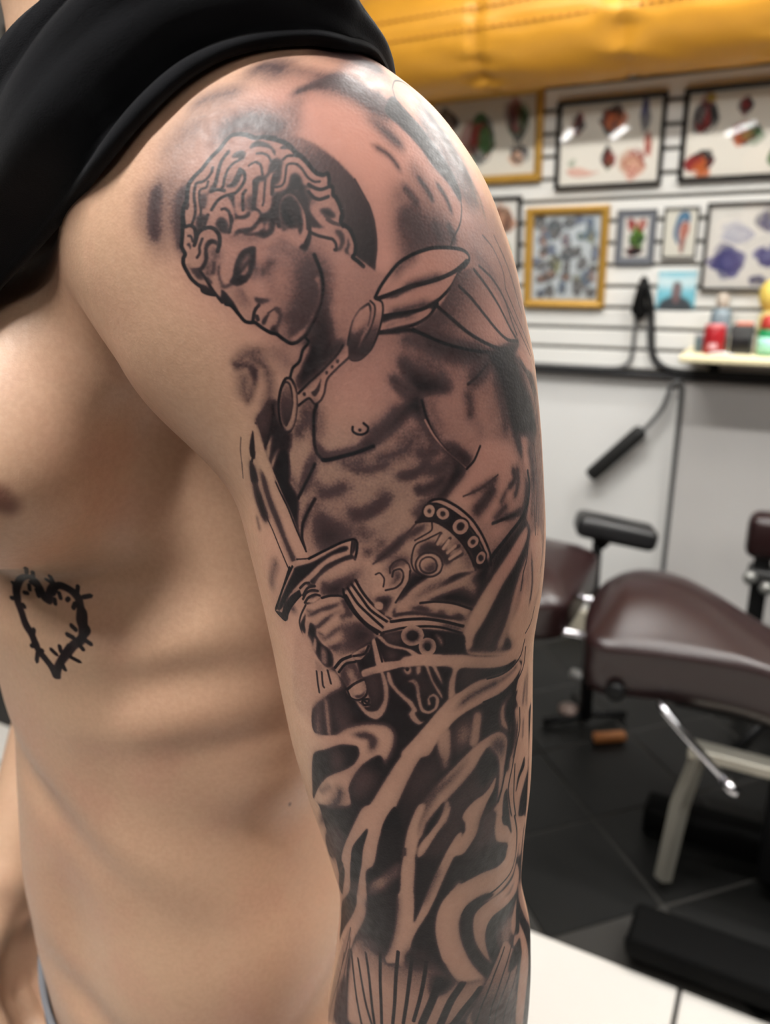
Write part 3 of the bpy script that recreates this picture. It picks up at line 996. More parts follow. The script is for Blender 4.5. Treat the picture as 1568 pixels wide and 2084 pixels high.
L|3|0.6|1.2|0|1154,855 1112,871 1067,880
L|19.5|0.78|14.3|1|1146,871 1116,896 1086,917
L|10.5|0.78|7.7|1|1200,846 1206,873 1176,888
L|12|0.67|8.8|1|1218,844 1218,883 1197,912
L|15|0.62|11|1|1181,913 1155,926 1138,937
L|10.5|0.56|7.7|1|1176,890 1156,908
P|0.95|5|1074,836 1047,860 1027,879 1012,881 1008,874 1033,848 1049,820 1035,800 1021,784 1036,790 1060,817
L|13.5|0.56|9.9|1|970,764 956,786 920,798 890,801
L|15|0.62|11|1|1019,786 997,798 974,791
P|0.9|4|996,807 994,821 972,834 950,838 933,829 959,827 980,820
L|15|0.67|11|1|1044,813 1019,825 993,825
L|12|0.78|8.8|1|1031,837 1014,852 985,860 970,856
L|30|0.45|22|1|984,767 966,768 949,781
L|16.5|0.45|12.1|1|919,854 901,879 874,896
L|12|0.39|8.8|1|929,813 898,820 876,828
L|16.5|0.56|12.1|1|1008,879 985,889 968,907
L|10.5|0.45|7.7|1|999,859 1014,846
P|0.96|2|713,796 732,794 732,822 728,848 746,878 741,925 743,948 752,979 742,964 735,938 720,901 703,877 693,845 696,830
L|14.8|0.62|10.9|1|782,805 770,835 751,870
L|5|0.95|1.3|0|785,812 774,833 760,856 746,878
L|10.8|0.39|7.9|1|736,840 747,863
L|9.5|0.56|6.9|1|776,879 760,911 751,939
L|5|0.95|1.5|0|782,876 765,903 752,928 748,954 753,975
L|6.8|0.28|5|1|748,897 745,932
P|0.8|8|786,837 791,866 787,900 790,919 814,928 838,941 838,947 812,959 791,971 786,944 784,901
L|22.9|0.67|16.8|1|792,907 801,937 821,944
L|14.8|0.62|10.9|1|791,863 816,861 849,847
L|9.5|0.45|6.9|1|788,843 791,863
P|0.85|6|843,874 853,892 879,893 907,877 929,864 929,872 898,897 864,910 851,905
L|20.2|0.39|14.8|1|834,855 845,851
L|13.5|0.5|9.9|1|833,810 859,808 881,803
L|10.8|0.56|7.9|1|848,817 881,820 930,808
P|0.6|8|860,914 879,925 897,932 916,919 928,905 928,914 900,941 874,949 860,933
L|13.5|0.56|9.9|1|881,962 883,980 896,976
L|13.5|0.56|9.9|1|915,943 896,973 879,992
P|0.05|1|677,799 683,802 695,837 709,872 728,912 743,952 759,987 753,994 728,1001 716,1012 703,1028 682,989 661,941 646,887 643,833 644,815 653,818 660,801
P|0.92|4|642,821 648,836 644,863 652,898 662,932 646,944 634,926 627,895 634,852
P|0.75|3|662,832 671,846 678,885 694,922 707,959 720,985 730,1005 717,1010 704,984 687,947 670,910 660,868
L|3|0.85|0.7|0|646,887 654,926 670,955 686,988 706,1027
L|3.5|0.95|0.7|0|677,799 688,832 702,867 720,901 735,938 755,980
L|9.5|0.45|6.9|1|619,938 621,967
L|17.6|0.45|12.9|1|675,1012 650,1049 627,1096
L|2.5|0.5|0.7|0|616,827 603,862
L|3|0.9|0.7|0|731,1001 760,994
L|4|0.8|0.7|0|660,801 649,814 645,821
P|0.93|1.2|664,759 663,782 655,814 645,811 648,792
P|0.9|2|641,819 648,837 648,861 628,864
L|3.5|0.85|1|0|673,746 675,768 681,796 687,822 694,854
L|2.5|0.45|0.7|0|633,776 622,803 614,835
P|0.04|1.5|668,748 675,749 681,786 688,815 697,853 680,856 659,815 661,791 666,764
P|0.05|0.8|710,1016 733,1002 763,993 799,972 832,953 856,946 862,951 860,966 856,984 829,994 801,1011 780,1030 772,1046 748,1053 719,1077 694,1116 641,1134 668,1096 700,1045
P|0.96|1.2|717,1031 726,1018 767,1000 799,980 828,963 842,960 841,968 811,980 782,1002 755,1028 727,1053 696,1087 672,1123 646,1132 681,1083
P|0.97|1.2|759,1040 774,1025 797,1001 827,984 849,975 854,982 831,991 801,1011 780,1030 770,1044
L|4|1|0.7|0|709,1022 684,1067 641,1134
L|4|1|0.8|0|760,994 799,971 832,953 854,946 861,952 860,968 856,984
P|0.9|1|854,948 861,952 857,966 851,974
L|3|0.9|0.7|0|856,984 849,975 852,950
P|0.1|4|770,1048 780,1028 808,1006 838,991 862,983 881,980 905,965 927,950 927,969 895,995 857,1022 833,1038 828,1055 789,1065
P|0.92|7|790,1044 812,1033 848,1013 877,992 857,1020 835,1036 828,1057 791,1062
L|9.5|0.56|6.9|1|793,1036 789,1061
P|0.96|1|634,1140 663,1133 686,1124 682,1142 672,1148 649,1145
P|0.95|1|732,1064 732,1075 715,1090 697,1114 684,1133 663,1136 675,1115 699,1087 718,1069
L|4|1|0.7|0|634,1137 660,1103 692,1056 717,1018
L|3.5|1|0.7|0|634,1140 649,1145 672,1148 685,1128 697,1112 718,1089 734,1073
P|0.06|0.8|653,1131 663,1133 675,1112 699,1084 732,1058 729,1064 695,1090 671,1116 659,1128
P|0.08|1|732,1058 755,1043 770,1047 780,1065 783,1070 760,1085 746,1088 737,1080
L|4|0.9|0.7|0|732,1060 746,1047 757,1043
L|4|0.9|0.7|0|738,1074 752,1055 770,1047
L|4|0.9|0.7|0|737,1082 748,1066 763,1057 776,1056
L|4|0.9|0.7|0|741,1089 752,1075 769,1065 780,1065
L|4|0.9|0.7|0|746,1089 765,1084 783,1070
P|0.9|1.5|750,1048 764,1044 772,1049 757,1050
P|0.85|1.5|753,1063 767,1055 776,1058 762,1061
P|0.85|1.5|751,1079 766,1068 777,1065 761,1074
P|0.08|2|742,1095 760,1083 788,1065 817,1059 828,1059 835,1077 841,1103 860,1113 890,1131 877,1150 850,1169 828,1178 805,1189 801,1180 789,1170 768,1151 766,1139 751,1127 741,1112
P|0.92|10|856,1105 878,1117 896,1125 890,1137 866,1155 834,1173 805,1187 814,1169 833,1153 840,1137 846,1114
L|4|0.95|0.7|0|784,1069 803,1061 824,1058 830,1060
P|0.9|2.5|743,1115 763,1102 782,1090 804,1080 830,1070 803,1088 779,1098 762,1110 750,1115
P|0.9|2.5|750,1133 765,1132 789,1110 811,1094 833,1085 810,1098 793,1115 772,1134 755,1138
P|0.93|3|767,1155 786,1151 804,1133 825,1119 843,1109 825,1123 806,1140 785,1157
P|0.93|3|788,1172 810,1164 825,1153 810,1172 797,1174
L|8.9|0.67|6.5|1|828,1063 837,1081 842,1099
L|8.9|0.56|6.5|1|822,1106 834,1096 846,1091
L|19.1|0.56|14|1|832,1128 852,1129
L|6.4|0.45|4.7|1|768,1145 782,1148
L|6.4|0.45|4.7|1|744,1105 763,1104
L|3.5|0.85|0.7|0|743,1093 727,1119 720,1138 724,1157 735,1177 750,1187
P|0.95|1.5|741,1112 735,1138 738,1158 727,1156 721,1142 728,1131
P|0.95|2|751,1129 764,1138 763,1152 776,1168 793,1176 800,1188 799,1211 781,1218 763,1202 750,1187 736,1175 738,1158
P|0.12|1|742,1127 748,1128 744,1147 736,1172 733,1165
P|0.2|1.5|758,1158 764,1166 759,1190 753,1182
P|0.35|2|775,1174 786,1181 786,1210 772,1210 771,1189
P|0.06|1|831,1042 837,1037 856,1024 864,1040 880,1062 900,1083 921,1098 921,1111 906,1125 902,1131 892,1127 871,1112 851,1090 837,1069
L|4.5|0.93|0.7|0|836,1056 853,1086 874,1109 903,1127
L|4.5|0.93|0.7|0|840,1041 858,1069 879,1090 908,1117
L|4.5|0.93|0.7|0|848,1032 867,1059 884,1082 919,1107
L|4.5|0.93|0.7|0|856,1024 869,1047 888,1070 921,1098
L|4.5|0.95|0.7|0|831,1044 832,1055 837,1069 853,1092 874,1113 894,1128
L|4.5|0.95|0.7|0|921,1098 919,1111 902,1131
P|0.9|2|831,1044 845,1027 856,1023 844,1038 834,1047
P|0.12|2|890,991 922,966 954,934 971,916 990,916 1010,920 1036,940 1061,966 1082,999 1089,1018 1081,1032 1047,1038 1006,1052 976,1065 945,1081 921,1096 901,1079 888,1063
L|16.2|0.45|11.9|1|903,978 937,954 962,930
L|20.2|0.39|14.8|1|1040,954 1063,983 1081,1014
L|17.6|0.56|12.9|1|919,1008 936,987 953,984
P|0.93|1.5|984,897 993,886 1011,888 1037,899 1065,919 1089,950 1108,983 1115,1010 1112,1021 1089,1018 1080,990 1061,962 1038,938 1010,918 990,914 971,916
P|0.05|0.8|1000,882 1011,880 1029,883 1056,901 1082,926 1104,959 1122,995 1125,1017 1115,1017 1103,982 1081,944 1056,913 1031,894 1011,886
L|4|0.95|0.8|0|995,884 1004,879 1024,880 1056,899 1085,926 1107,959 1123,995 1125,1019
L|3.5|0.95|0.8|0|998,886 1013,887 1037,900 1065,922 1089,951 1108,985 1116,1019
P|0.04|0.8|1008,903 1003,910 995,911 988,908 984,901 985,893 990,887 998,885 1005,888 1009,895
L|3|0.9|0.7|0|1008,903 1003,910 995,911 988,908 984,901 985,893 990,887 998,885 1005,888 1009,895 1008,903
P|0.85|1|1000,900 998,902 996,902 994,901 993,899 993,897 994,895 997,894 999,895 1000,897
P|0.04|0.8|1037,912 1031,917 1022,918 1014,914 1009,907 1009,900 1015,894 1024,893 1032,897 1037,904
L|3|0.9|0.7|0|1037,912 1031,917 1022,918 1014,914 1009,907 1009,900 1015,894 1024,893 1032,897 1037,904 1037,912
P|0.85|1|1028,908 1025,910 1022,911 1020,909 1018,907 1018,904 1020,901 1024,901 1026,902 1028,905
P|0.04|0.8|1072,946 1062,950 1051,948 1042,940 1040,930 1045,922 1054,918 1066,920 1075,928 1077,938
L|3|0.9|0.7|0|1072,946 1062,950 1051,948 1042,940 1040,930 1045,922 1054,918 1066,920 1075,928 1077,938 1072,946
P|0.85|1|1064,939 1060,941 1054,940 1051,937 1050,932 1052,928 1057,926 1062,927 1066,930 1067,935
P|0.04|0.8|1096,974 1088,978 1080,979 1073,974 1070,966 1073,959 1081,954 1089,954 1096,959 1099,966
L|3|0.9|0.7|0|1096,974 1088,978 1080,979 1073,974 1070,966 1073,959 1081,954 1089,954 1096,959 1099,966 1096,974
P|0.85|1|1089,969 1086,971 1083,971 1080,969 1079,966 1080,963 1083,962 1086,962 1089,964 1090,966
P|0.04|0.8|1112,1006 1106,1012 1098,1013 1091,1010 1088,1003 1090,994 1096,988 1104,986 1111,990 1114,997
L|3|0.9|0.7|0|1112,1006 1106,1012 1098,1013 1091,1010 1088,1003 1090,994 1096,988 1104,986 1111,990 1114,997 1112,1006
P|0.85|1|1107,1003 1104,1005 1100,1006 1097,1004 1095,1000 1095,997 1098,994 1102,994 1105,996 1107,999
L|4|0.9|1|0|971,916 990,915 1010,919 1036,937 1061,964 1079,995 1088,1020
L|3|0.5|1|0|890,991 922,966 954,935 971,918
L|9.5|0.78|6.9|1|890,989 924,964 952,938
P|0.85|4|975,925 988,920 990,926 979,934 960,942 956,938 969,926
L|2.5|0.8|0.7|0|1001,919 1000,933 983,942 968,949
L|2.5|0.8|0.7|0|1016,939 989,949 970,956 963,972 961,990 967,1006 984,1016 996,1017
P|0.88|4|970,983 978,964 991,955 1008,959 1022,969 1039,992 1025,1001 1017,985 1004,975 987,974 974,981
L|5|0.65|1.5|0|1004,965 1013,951 1018,941
L|5|0.65|1.5|0|1017,970 1028,959 1036,952
L|5|0.65|1.5|0|1026,982 1040,973 1054,969
L|5|0.65|1.5|0|1030,995 1048,989 1060,985
L|5|0.06|1.5|0|1011,959 1020,946
L|5|0.06|1.5|0|1022,969 1033,956
L|5|0.06|1.5|0|1030,978 1046,968
L|5|0.06|1.5|0|1034,990 1056,980
L|4|0.85|0.7|0|1019,999 1014,1012 1001,1018 985,1017 973,1008 969,994 974,982 986,974 1002,976 1015,986 1019,999
P|0.05|1|1018,999 1013,1011 1000,1017 986,1015 974,1007 970,994 975,982 987,976 1002,977 1014,986
L|3|0.85|0.7|0|1009,999 1006,1008 997,1012 987,1011 979,1005 976,996 979,987 988,982 998,983 1006,990 1009,999
G|0.1|0.85|3|988,988 1001,1011|1008,999 1005,1007 997,1011 987,1010 980,1004 977,996 980,988 988,983 998,984 1006,990
P|0.93|3|958,1010 973,1010 988,1019 964,1027 949,1048 937,1058 943,1041 956,1026
L|2.5|0.75|0.7|0|921,1008 921,998 930,987 944,983 955,992 959,1005
P|0.07|1.2|925,1006 932,998 944,998 946,1009 942,1022 931,1032 910,1038 902,1043 889,1054 889,1043 902,1032 902,1019 894,1011 907,1008 910,1021 908,1034 929,1028 940,1015 938,1004 929,1006
L|3|0.85|0.7|0|925,1015 928,1004 940,1001 946,1011 942,1026 931,1036 912,1041
P|0.6|3|932,1008 940,1004 942,1017 933,1028 916,1034 927,1021
P|0.07|1.2|953,992 958,1007 954,1026 943,1043 930,1063 922,1081 909,1094 913,1078 928,1056 941,1037 948,1020 946,1002
L|3|0.85|0.7|0|958,1005 955,1026 943,1045 930,1065
L|2.5|0.8|0.7|0|894,1011 902,1008 910,1019 908,1034
P|0.9|3|888,1059 906,1054 924,1054 916,1074 907,1088 901,1068
P|0.08|1|907,1072 905,1077 901,1080 896,1080 892,1077 890,1072 892,1067 896,1064 902,1064 906,1067
P|0.94|2|958,1022 977,1015 990,1019 973,1030 952,1046 932,1069 928,1087 924,1085 939,1054
P|0.95|3|1034,1023 1062,1017 1086,1020 1081,1032 1052,1035 1015,1047 989,1057 1006,1057 1051,1050 1080,1038 1099,1020 1127,1004 1120,1033 1100,1069 1080,1091 1042,1077 1006,1068 980,1070 998,1054
P|0.12|2|1016,1023 1038,1013 1086,1015 1081,1021 1047,1019 1020,1028 985,1044 949,1072 930,1090 947,1065 977,1041
P|0.5|4|998,1032 1024,1026 1029,1036 989,1050 960,1066 972,1049
P|0.1|6|1073,1039 1086,1039 1093,1060 1093,1083 1075,1061 1051,1050
P|0.12|2.5|1081,1023 1091,1027 1061,1039 1024,1050 985,1066 957,1077 983,1057 1024,1039
P|0.05|1|953,1086 978,1065 1006,1067 1042,1077 1080,1096 1068,1116 1058,1140 1019,1124 984,1115 950,1115 904,1126 919,1099
P|0.95|3|953,1081 972,1073 989,1079 1002,1090 1017,1087 1033,1098 1051,1099 1068,1114 1051,1111 1033,1098 1002,1092 976,1083
P|0.95|2|930,1087 959,1084 989,1090 1019,1096 1060,1112 1019,1103 980,1092 951,1090 924,1094
L|5|0.95|0.7|0|921,1103 951,1099 984,1100 1019,1109 1060,1126
L|4|0.95|0.7|0|906,1125 942,1116 984,1115 1019,1122 1058,1140
L|4|0.9|0.7|0|976,1068 1006,1068 1042,1077 1080,1096
L|10.8|0.45|7.9|1|1015,1114 1037,1124 1056,1132
P|0.9|4|1127,1004 1149,986 1183,974 1215,963 1238,958 1256,985 1242,1022 1209,1058 1186,1098 1173,1141 1168,1173 1191,1214 1046,1170 1058,1140 1080,1091 1101,1051 1123,1030
P|0.03|2.5|1242,972 1245,991 1224,1012 1190,1038 1155,1065 1128,1099 1106,1128 1085,1153 1078,1177 1046,1170 1058,1140 1075,1106 1100,1071 1134,1037 1174,1007 1213,982
P|0.05|3|1260,995 1317,998 1333,1051 1329,1100 1298,1138 1279,1156 1271,1178 1241,1182 1223,1164 1225,1135 1248,1107 1246,1046
L|6.8|0.67|5|1|1257,1026 1264,1100 1252,1145
L|16.2|0.28|11.9|1|1156,1112 1135,1152 1121,1189
L|10.8|0.39|7.9|1|1226,1063 1210,1101 1188,1146
P|0.15|5|1218,1094 1207,1124 1175,1166 1160,1202 1137,1194 1163,1150 1194,1112
P|0.2|9|1179,1090 1166,1119 1135,1157 1118,1188 1102,1183 1134,1138
P|0.12|4|1187,1180 1214,1222 1225,1229 1195,1216
P|0.3|6|1130,992 1172,972 1200,948 1188,949 1139,945 1115,950 1138,968
P|0.05|6|1118,951 1145,946 1178,949 1192,946 1170,962 1143,974 1129,968
L|7|0.97|1.2|0|1262,870 1266,898 1252,930 1220,953 1183,970 1142,993 1127,1004
L|9.5|0.78|6.9|1|1155,938 1201,939 1227,935
L|5|0.9|1.5|0|1133,941 1172,939 1201,939
L|3|0.8|1.2|0|1245,991 1238,1035 1222,1062 1214,1095
L|3|0.7|0.7|0|1292,877 1286,943 1284,1002
L|3|0.8|1|0|1379,897 1376,968 1346,1031 1317,1095
L|3|0.9|1.2|0|1288,1160 1273,1188 1246,1202
L|2.5|0.6|0.7|0|1325,885 1317,951 1298,1006
P|0.93|1.5|747,1276 732,1328 733,1387 803,1371 725,1441 681,1589 709,1600 723,1666 743,1746 730,1861 649,2076 705,2117 677,2334 1392,2389 1372,2084 1319,1910 1294,1742 1306,1484 1348,1315 1189,1230 1078,1190 1065,1172 1061,1144 1017,1128 970,1119 914,1126 876,1148 846,1174 824,1199 764,1236
P|0.08|3|744,1159 762,1204 782,1219 806,1221 819,1250 798,1268 776,1286 738,1326 719,1357 665,1348 699,1178
P|0.25|2|756,1209 777,1220 774,1229 759,1234
L|4|0.85|1|0|757,1234 758,1260 760,1281
L|4|0.85|1|0|771,1232 771,1259 774,1265
L|4|0.85|1|0|786,1224 789,1237 792,1251
L|12.8|0.5|9.3|1|704,1113 707,1112
P|0.4|5|752,1308 762,1306 760,1351 760,1383 736,1391 738,1349
P|0.2|3|771,1292 781,1291 785,1331 784,1371 773,1378 770,1336
P|0.45|8|791,1275 800,1276 814,1311 834,1332 806,1357 799,1326
P|0.55|7|808,1262 823,1287 838,1322 826,1316 813,1288
P|0.08|1|802,1209 816,1190 841,1176 844,1183 852,1192 858,1219 869,1231 872,1253 877,1269 875,1284 864,1287 856,1278 840,1275 827,1261 829,1254 822,1238 810,1226
P|0.75|3|814,1225 823,1209 832,1195 848,1194 858,1217 866,1226 838,1238 829,1254 822,1240
P|0.1|6|831,1205 843,1201 847,1216 852,1232 838,1240 830,1227
L|5|0.95|0.7|0|804,1213 820,1193 842,1180
L|4|0.95|0.7|0|812,1221 828,1200 848,1192
L|4|0.95|0.7|0|829,1254 846,1239 866,1226
P|0.92|2|837,1259 845,1266 861,1259 865,1248 866,1258 856,1268 845,1268
L|3.5|0.9|0.7|0|829,1256 846,1239 866,1227 872,1247 866,1264 852,1274 836,1272 829,1256
P|0.08|4|864,1246 862,1252 858,1256 852,1257 848,1254 846,1249 848,1243 853,1239 858,1238 862,1241
L|4|0.95|0.7|0|860,1271 871,1278 874,1269 864,1271 860,1277 864,1283 875,1280
P|0.1|1|844,1175 879,1151 873,1173 859,1188 850,1188 844,1183
L|4|0.9|0.7|0|846,1180 868,1172 877,1155
L|3.5|0.9|0.7|0|850,1190 863,1186 875,1171
L|6.4|0.56|4.7|1|856,1179 871,1165
P|0.06|1|883,1145 890,1138 897,1163 907,1188 907,1202 891,1195 886,1168
L|3.5|0.9|0.7|0|892,1140 897,1163 902,1186
P|0.06|1|894,1134 903,1134 915,1147 938,1154 959,1161 973,1173 962,1175 947,1162 918,1156 903,1145
P|0.06|1|862,1208 889,1195 907,1186 936,1182 962,1173 979,1172 1016,1178 1016,1200 978,1194 950,1194 914,1204 888,1213 864,1222
P|0.06|1.5|898,1208 905,1210 912,1234 913,1260 906,1291 893,1309 882,1312 863,1302 846,1278 856,1280 871,1295 890,1290 902,1267 902,1238
P|0.65|6|870,1221 892,1213 899,1238 894,1267 884,1289 873,1290 881,1273 874,1251 869,1237
P|0.06|1.5|910,1208 917,1209 924,1233 940,1253 958,1270 968,1291 963,1297 973,1314 981,1315 971,1322 959,1315 950,1298 956,1288 948,1274 929,1253 913,1230
P|0.08|1.2|949,1227 962,1222 972,1235 974,1259 979,1286 990,1293 1001,1287 1003,1271 1000,1264 992,1267 994,1280 988,1281 987,1268 992,1259 1003,1258 1011,1272 1007,1290 992,1300 975,1294 967,1266 965,1244 960,1232
P|0.6|8|928,1213 967,1214 985,1228 992,1253 981,1268 974,1235 958,1222
P|0.08|2|941,1201 957,1198 957,1210 948,1213
P|1|1|953,1201 952,1203 951,1205 949,1205 947,1203 946,1200 947,1198 949,1196 951,1196 952,1198
P|0.08|2|966,1198 976,1197 974,1211 967,1214
P|0.06|1.5|984,1198 989,1196 1000,1230 1016,1260 1016,1271 998,1238
P|0.06|1.5|996,1197 1004,1198 1016,1228 1016,1240
L|9|0.1|0.7|0|977,1133 973,1142 965,1147 955,1147 947,1141 944,1131 948,1122 956,1117 966,1118 974,1124 977,1133
P|0.9|3|973,1133 970,1140 964,1144 956,1143 950,1139 948,1132 951,1125 957,1121 964,1121 970,1126
L|9|0.1|0.7|0|1000,1159 998,1166 992,1171 985,1170 979,1164 977,1156 979,1148 985,1144 992,1145 998,1150 1000,1159
P|0.93|3|995,1155 994,1161 990,1164 985,1163 982,1160 980,1154 982,1148 986,1145 990,1145 994,1149
P|0.3|6|915,1162 929,1170 925,1178 913,1178
P|0.4|6|905,1130 933,1126 935,1141 919,1143
P|0.06|2|1004,1132 1017,1147 1016,1159
P|0.02|3|712,1403 744,1397 791,1371 824,1345 854,1329 883,1322 909,1324 922,1340 921,1361 910,1394 886,1431 847,1483 810,1545 560,1645 637,1435
P|0.93|2|720,1451 761,1419 804,1390 831,1382 846,1382 848,1400 837,1423 818,1443 782,1470 754,1495 720,1540 681,1598 696,1541
L|8.9|0.34|6.5|1|747,1442 746,1472
L|15.3|0.45|11.2|1|787,1424 790,1447
P|0.45|8|782,1422 801,1398 806,1427 799,1450 780,1468
L|11.5|0.67|8.4|1|832,1357 865,1352 880,1360 872,1386
P|0.6|5|853,1347 873,1346 886,1357 882,1377 869,1395 874,1372 869,1356
P|0.93|2|893,1393 903,1435 888,1469 866,1507 848,1540 828,1570 798,1616 782,1652 761,1716 693,1773 701,1712 738,1653 787,1614 807,1579 822,1547 820,1515 819,1491 835,1454 860,1417
P|0.45|9|835,1454 858,1434 878,1434 879,1457 859,1490 831,1518 829,1490
L|10.2|0.45|7.5|1|850,1492 873,1454
P|0.55|8|732,1663 776,1628 779,1654 747,1727 707,1758
L|19.1|0.56|14|1|800,1491 789,1531 747,1596 671,1688
L|12.8|0.34|9.3|1|721,1552 773,1506
P|0.02|2|1016,1290 1016,1327 999,1366 980,1385 961,1419 942,1464 922,1516 897,1561 878,1621 867,1675 838,1688 846,1646 858,1587 815,1661 804,1707 768,1732 793,1660 826,1592 866,1520 900,1453 928,1401 962,1352 994,1313
P|0.97|1.5|856,1590 843,1621 834,1670 807,1685 822,1641 839,1612
P|0.02|2|938,1391 938,1378 975,1335 1005,1300 1028,1275 1060,1260 1095,1251 1145,1256 1188,1257 1218,1253 1232,1264 1240,1280 1205,1295 1164,1302 1115,1304 1073,1311 1044,1324 1024,1344 1004,1368 986,1395
L|12.8|0.56|9.3|1|1044,1299 1077,1281 1119,1274 1170,1275
L|7.6|0.39|5.6|1|1146,1274 1193,1272 1224,1264
P|0.02|2|941,1176 977,1172 1032,1179 1064,1186 1093,1197 1132,1209 1171,1218 1212,1220 1245,1212 1260,1210 1308,1241 1350,1328 1358,1404 1297,1417 1299,1530 1255,1502 1248,1436 1233,1383 1214,1330 1231,1294 1243,1269 1209,1249 1174,1247 1128,1235 1085,1222 1052,1215 1044,1246 1044,1266 1030,1275 1030,1239 1036,1208 980,1196 941,1196
L|3.5|0.9|1|0|1246,1217 1234,1247 1203,1259 1162,1261 1119,1255
L|3.5|0.95|1.2|0|1258,1240 1256,1279 1231,1298 1191,1308 1146,1306 1110,1304
P|0.95|2|1209,1249 1195,1260 1162,1259 1118,1249 1086,1248 1052,1264 1046,1258 1052,1219 1072,1220 1128,1238 1168,1246
P|0.5|10|1056,1224 1085,1228 1113,1241 1086,1244 1060,1250
L|10.2|0.5|7.5|1|1271,1313 1259,1352 1248,1391
L|3|0.8|1|0|1218,1314 1210,1341 1223,1382 1220,1443 1212,1477
L|3|0.85|1.2|0|1237,1376 1243,1434 1229,1487
L|12.8|0.39|9.3|1|1284,1297 1279,1362 1273,1404
P|0.95|2|1223,1325 1210,1349 1215,1380 1199,1394 1188,1376 1177,1347 1184,1337
P|0.08|3|1206,1319 1177,1332 1174,1365 1195,1392 1199,1410 1164,1384 1155,1356 1164,1330
L|15.3|0.56|11.2|1|1146,1321 1141,1350 1152,1381
P|0.1|3|1086,1319 1105,1324 1102,1346 1093,1389 1077,1392 1084,1356
P|0.3|10|1052,1338 1073,1332 1077,1354 1068,1381 1052,1394 1048,1367
P|0.1|3|1012,1348 1030,1339 1032,1367 1030,1402 1012,1399 1008,1369
P|0.04|2.5|1073,1415 1110,1391 1141,1387 1158,1392 1178,1413 1181,1432 1172,1456 1159,1435 1152,1414 1136,1404 1115,1411 1100,1424
P|0.1|3|1009,1360 1029,1338 1031,1376 1029,1424 1015,1430 1011,1394
P|0.3|9|1051,1346 1072,1328 1076,1355 1072,1383 1051,1394 1045,1371
P|0.1|3|1088,1329 1104,1333 1101,1359 1097,1388 1078,1390 1083,1359
P|0.03|2.5|1118,1387 1145,1387 1170,1401 1183,1425 1182,1447 1171,1492 1162,1529 1150,1555 1153,1524 1155,1484 1149,1454 1140,1432 1124,1411 1109,1418 1090,1446 1064,1471 1031,1501 1007,1524 984,1556 978,1579 966,1608 960,1637 938,1639 943,1592 957,1543 978,1497 1007,1460 1035,1434 1063,1411 1090,1394
P|0.55|5|1035,1465 1007,1489 988,1523 972,1560 966,1591 963,1562 975,1520 996,1481 1023,1456 1051,1434 1076,1415 1055,1444
P|0.85|9|1007,1450 992,1476 977,1502 959,1531 947,1560 936,1573 932,1544 952,1478 979,1422 1000,1392 1011,1407 1011,1438
P|0.3|14|973,1428 996,1404 998,1422 979,1456 954,1491 940,1520 950,1477
P|0.97|2|1020,1508 1015,1530 996,1567 972,1596 968,1620 978,1587 992,1554
P|0.05|2.5|1023,1508 1031,1508 1035,1534 1027,1560 1007,1580 992,1602 978,1637 964,1637 972,1606 1000,1572 1015,1537
P|0.62|10|1039,1503 1064,1485 1090,1455 1100,1486 1105,1511 1086,1518 1069,1534 1060,1560 1065,1584 1040,1606 1016,1641 982,1637 1004,1599 1029,1565 1037,1534
P|0.1|10|1149,1472 1141,1495 1120,1513 1110,1527 1100,1505 1120,1501
P|0.97|4|1100,1450 1114,1429 1140,1436 1152,1459 1149,1481 1130,1485 1110,1502 1102,1478
P|0.5|6|1126,1412 1145,1396 1170,1410 1176,1436 1164,1461 1152,1441
P|0.03|2|1110,1520 1125,1511 1141,1495 1147,1493 1141,1518 1123,1542 1113,1561 1104,1580 1097,1608 1083,1629 1061,1652 1030,1644 1044,1619 1065,1596 1067,1576 1060,1557 1069,1539 1089,1525
P|0.96|2|1150,1518 1145,1552 1131,1565 1121,1564 1123,1547
P|0.5|10|1116,1560 1142,1575 1152,1616 1153,1658 1122,1646 1088,1662 1081,1660 1097,1620 1106,1581
P|0.03|3|1171,1492 1188,1500 1191,1475 1209,1448 1217,1407 1213,1360 1292,1402 1297,1475 1297,1557 1274,1572 1246,1602 1240,1659 1270,1662 1286,1693 1286,1747 1279,1788 1193,1721 1194,1689 1153,1658 1146,1625 1148,1583 1137,1570 1156,1554
P|0.97|1.5|1183,1540 1188,1578 1196,1624 1204,1667 1192,1646 1174,1631 1169,1589 1172,1553
P|0.97|1.5|1264,1508 1265,1532 1238,1544 1220,1572 1228,1538 1247,1521
P|0.97|2|1291,1583 1290,1643 1270,1662 1246,1666 1237,1637 1251,1601
L|4|0.95|1.5|0|1208,1358 1201,1399 1194,1440 1180,1478 1165,1530 1153,1557
L|3.5|0.9|1.3|0|1235,1372 1236,1417 1218,1457 1202,1499 1188,1543 1197,1601 1217,1668 1238,1754
L|3.5|0.9|1.2|0|1214,1497 1211,1542 1212,1591 1230,1665 1251,1765
L|6.4|0.62|4.7|1|1226,1389 1218,1444 1202,1490
P|0.97|2|1182,1346 1193,1351 1197,1392 1186,1420 1190,1461 1171,1510 1183,1439 1186,1400 1176,1365
L|7.6|0.45|5.6|1|1257,1406 1252,1460
P|0.03|2|855,1526 908,1514 891,1566 883,1601 875,1647 866,1687 848,1712 844,1771 843,1825 822,1895 778,1980 742,2049 648,2134 664,2075 758,1938 800,1852 811,1793 822,1750 833,1692 844,1638 860,1585 835,1623 815,1660 805,1696 796,1768 785,1814 733,1904 694,1935 732,1846 758,1761 773,1743 772,1719 784,1678 808,1623 832,1567
P|0.97|1.5|858,1585 850,1617 841,1650 835,1696 823,1744 818,1765 794,1778 804,1709 815,1657 836,1620
P|0.95|2|773,1743 768,1784 733,1873 710,1879 743,1799
P|0.92|2.5|782,1833 805,1816 796,1856 761,1925 672,2038 677,1975
P|0.7|3|794,1782 818,1761 810,1803 787,1822
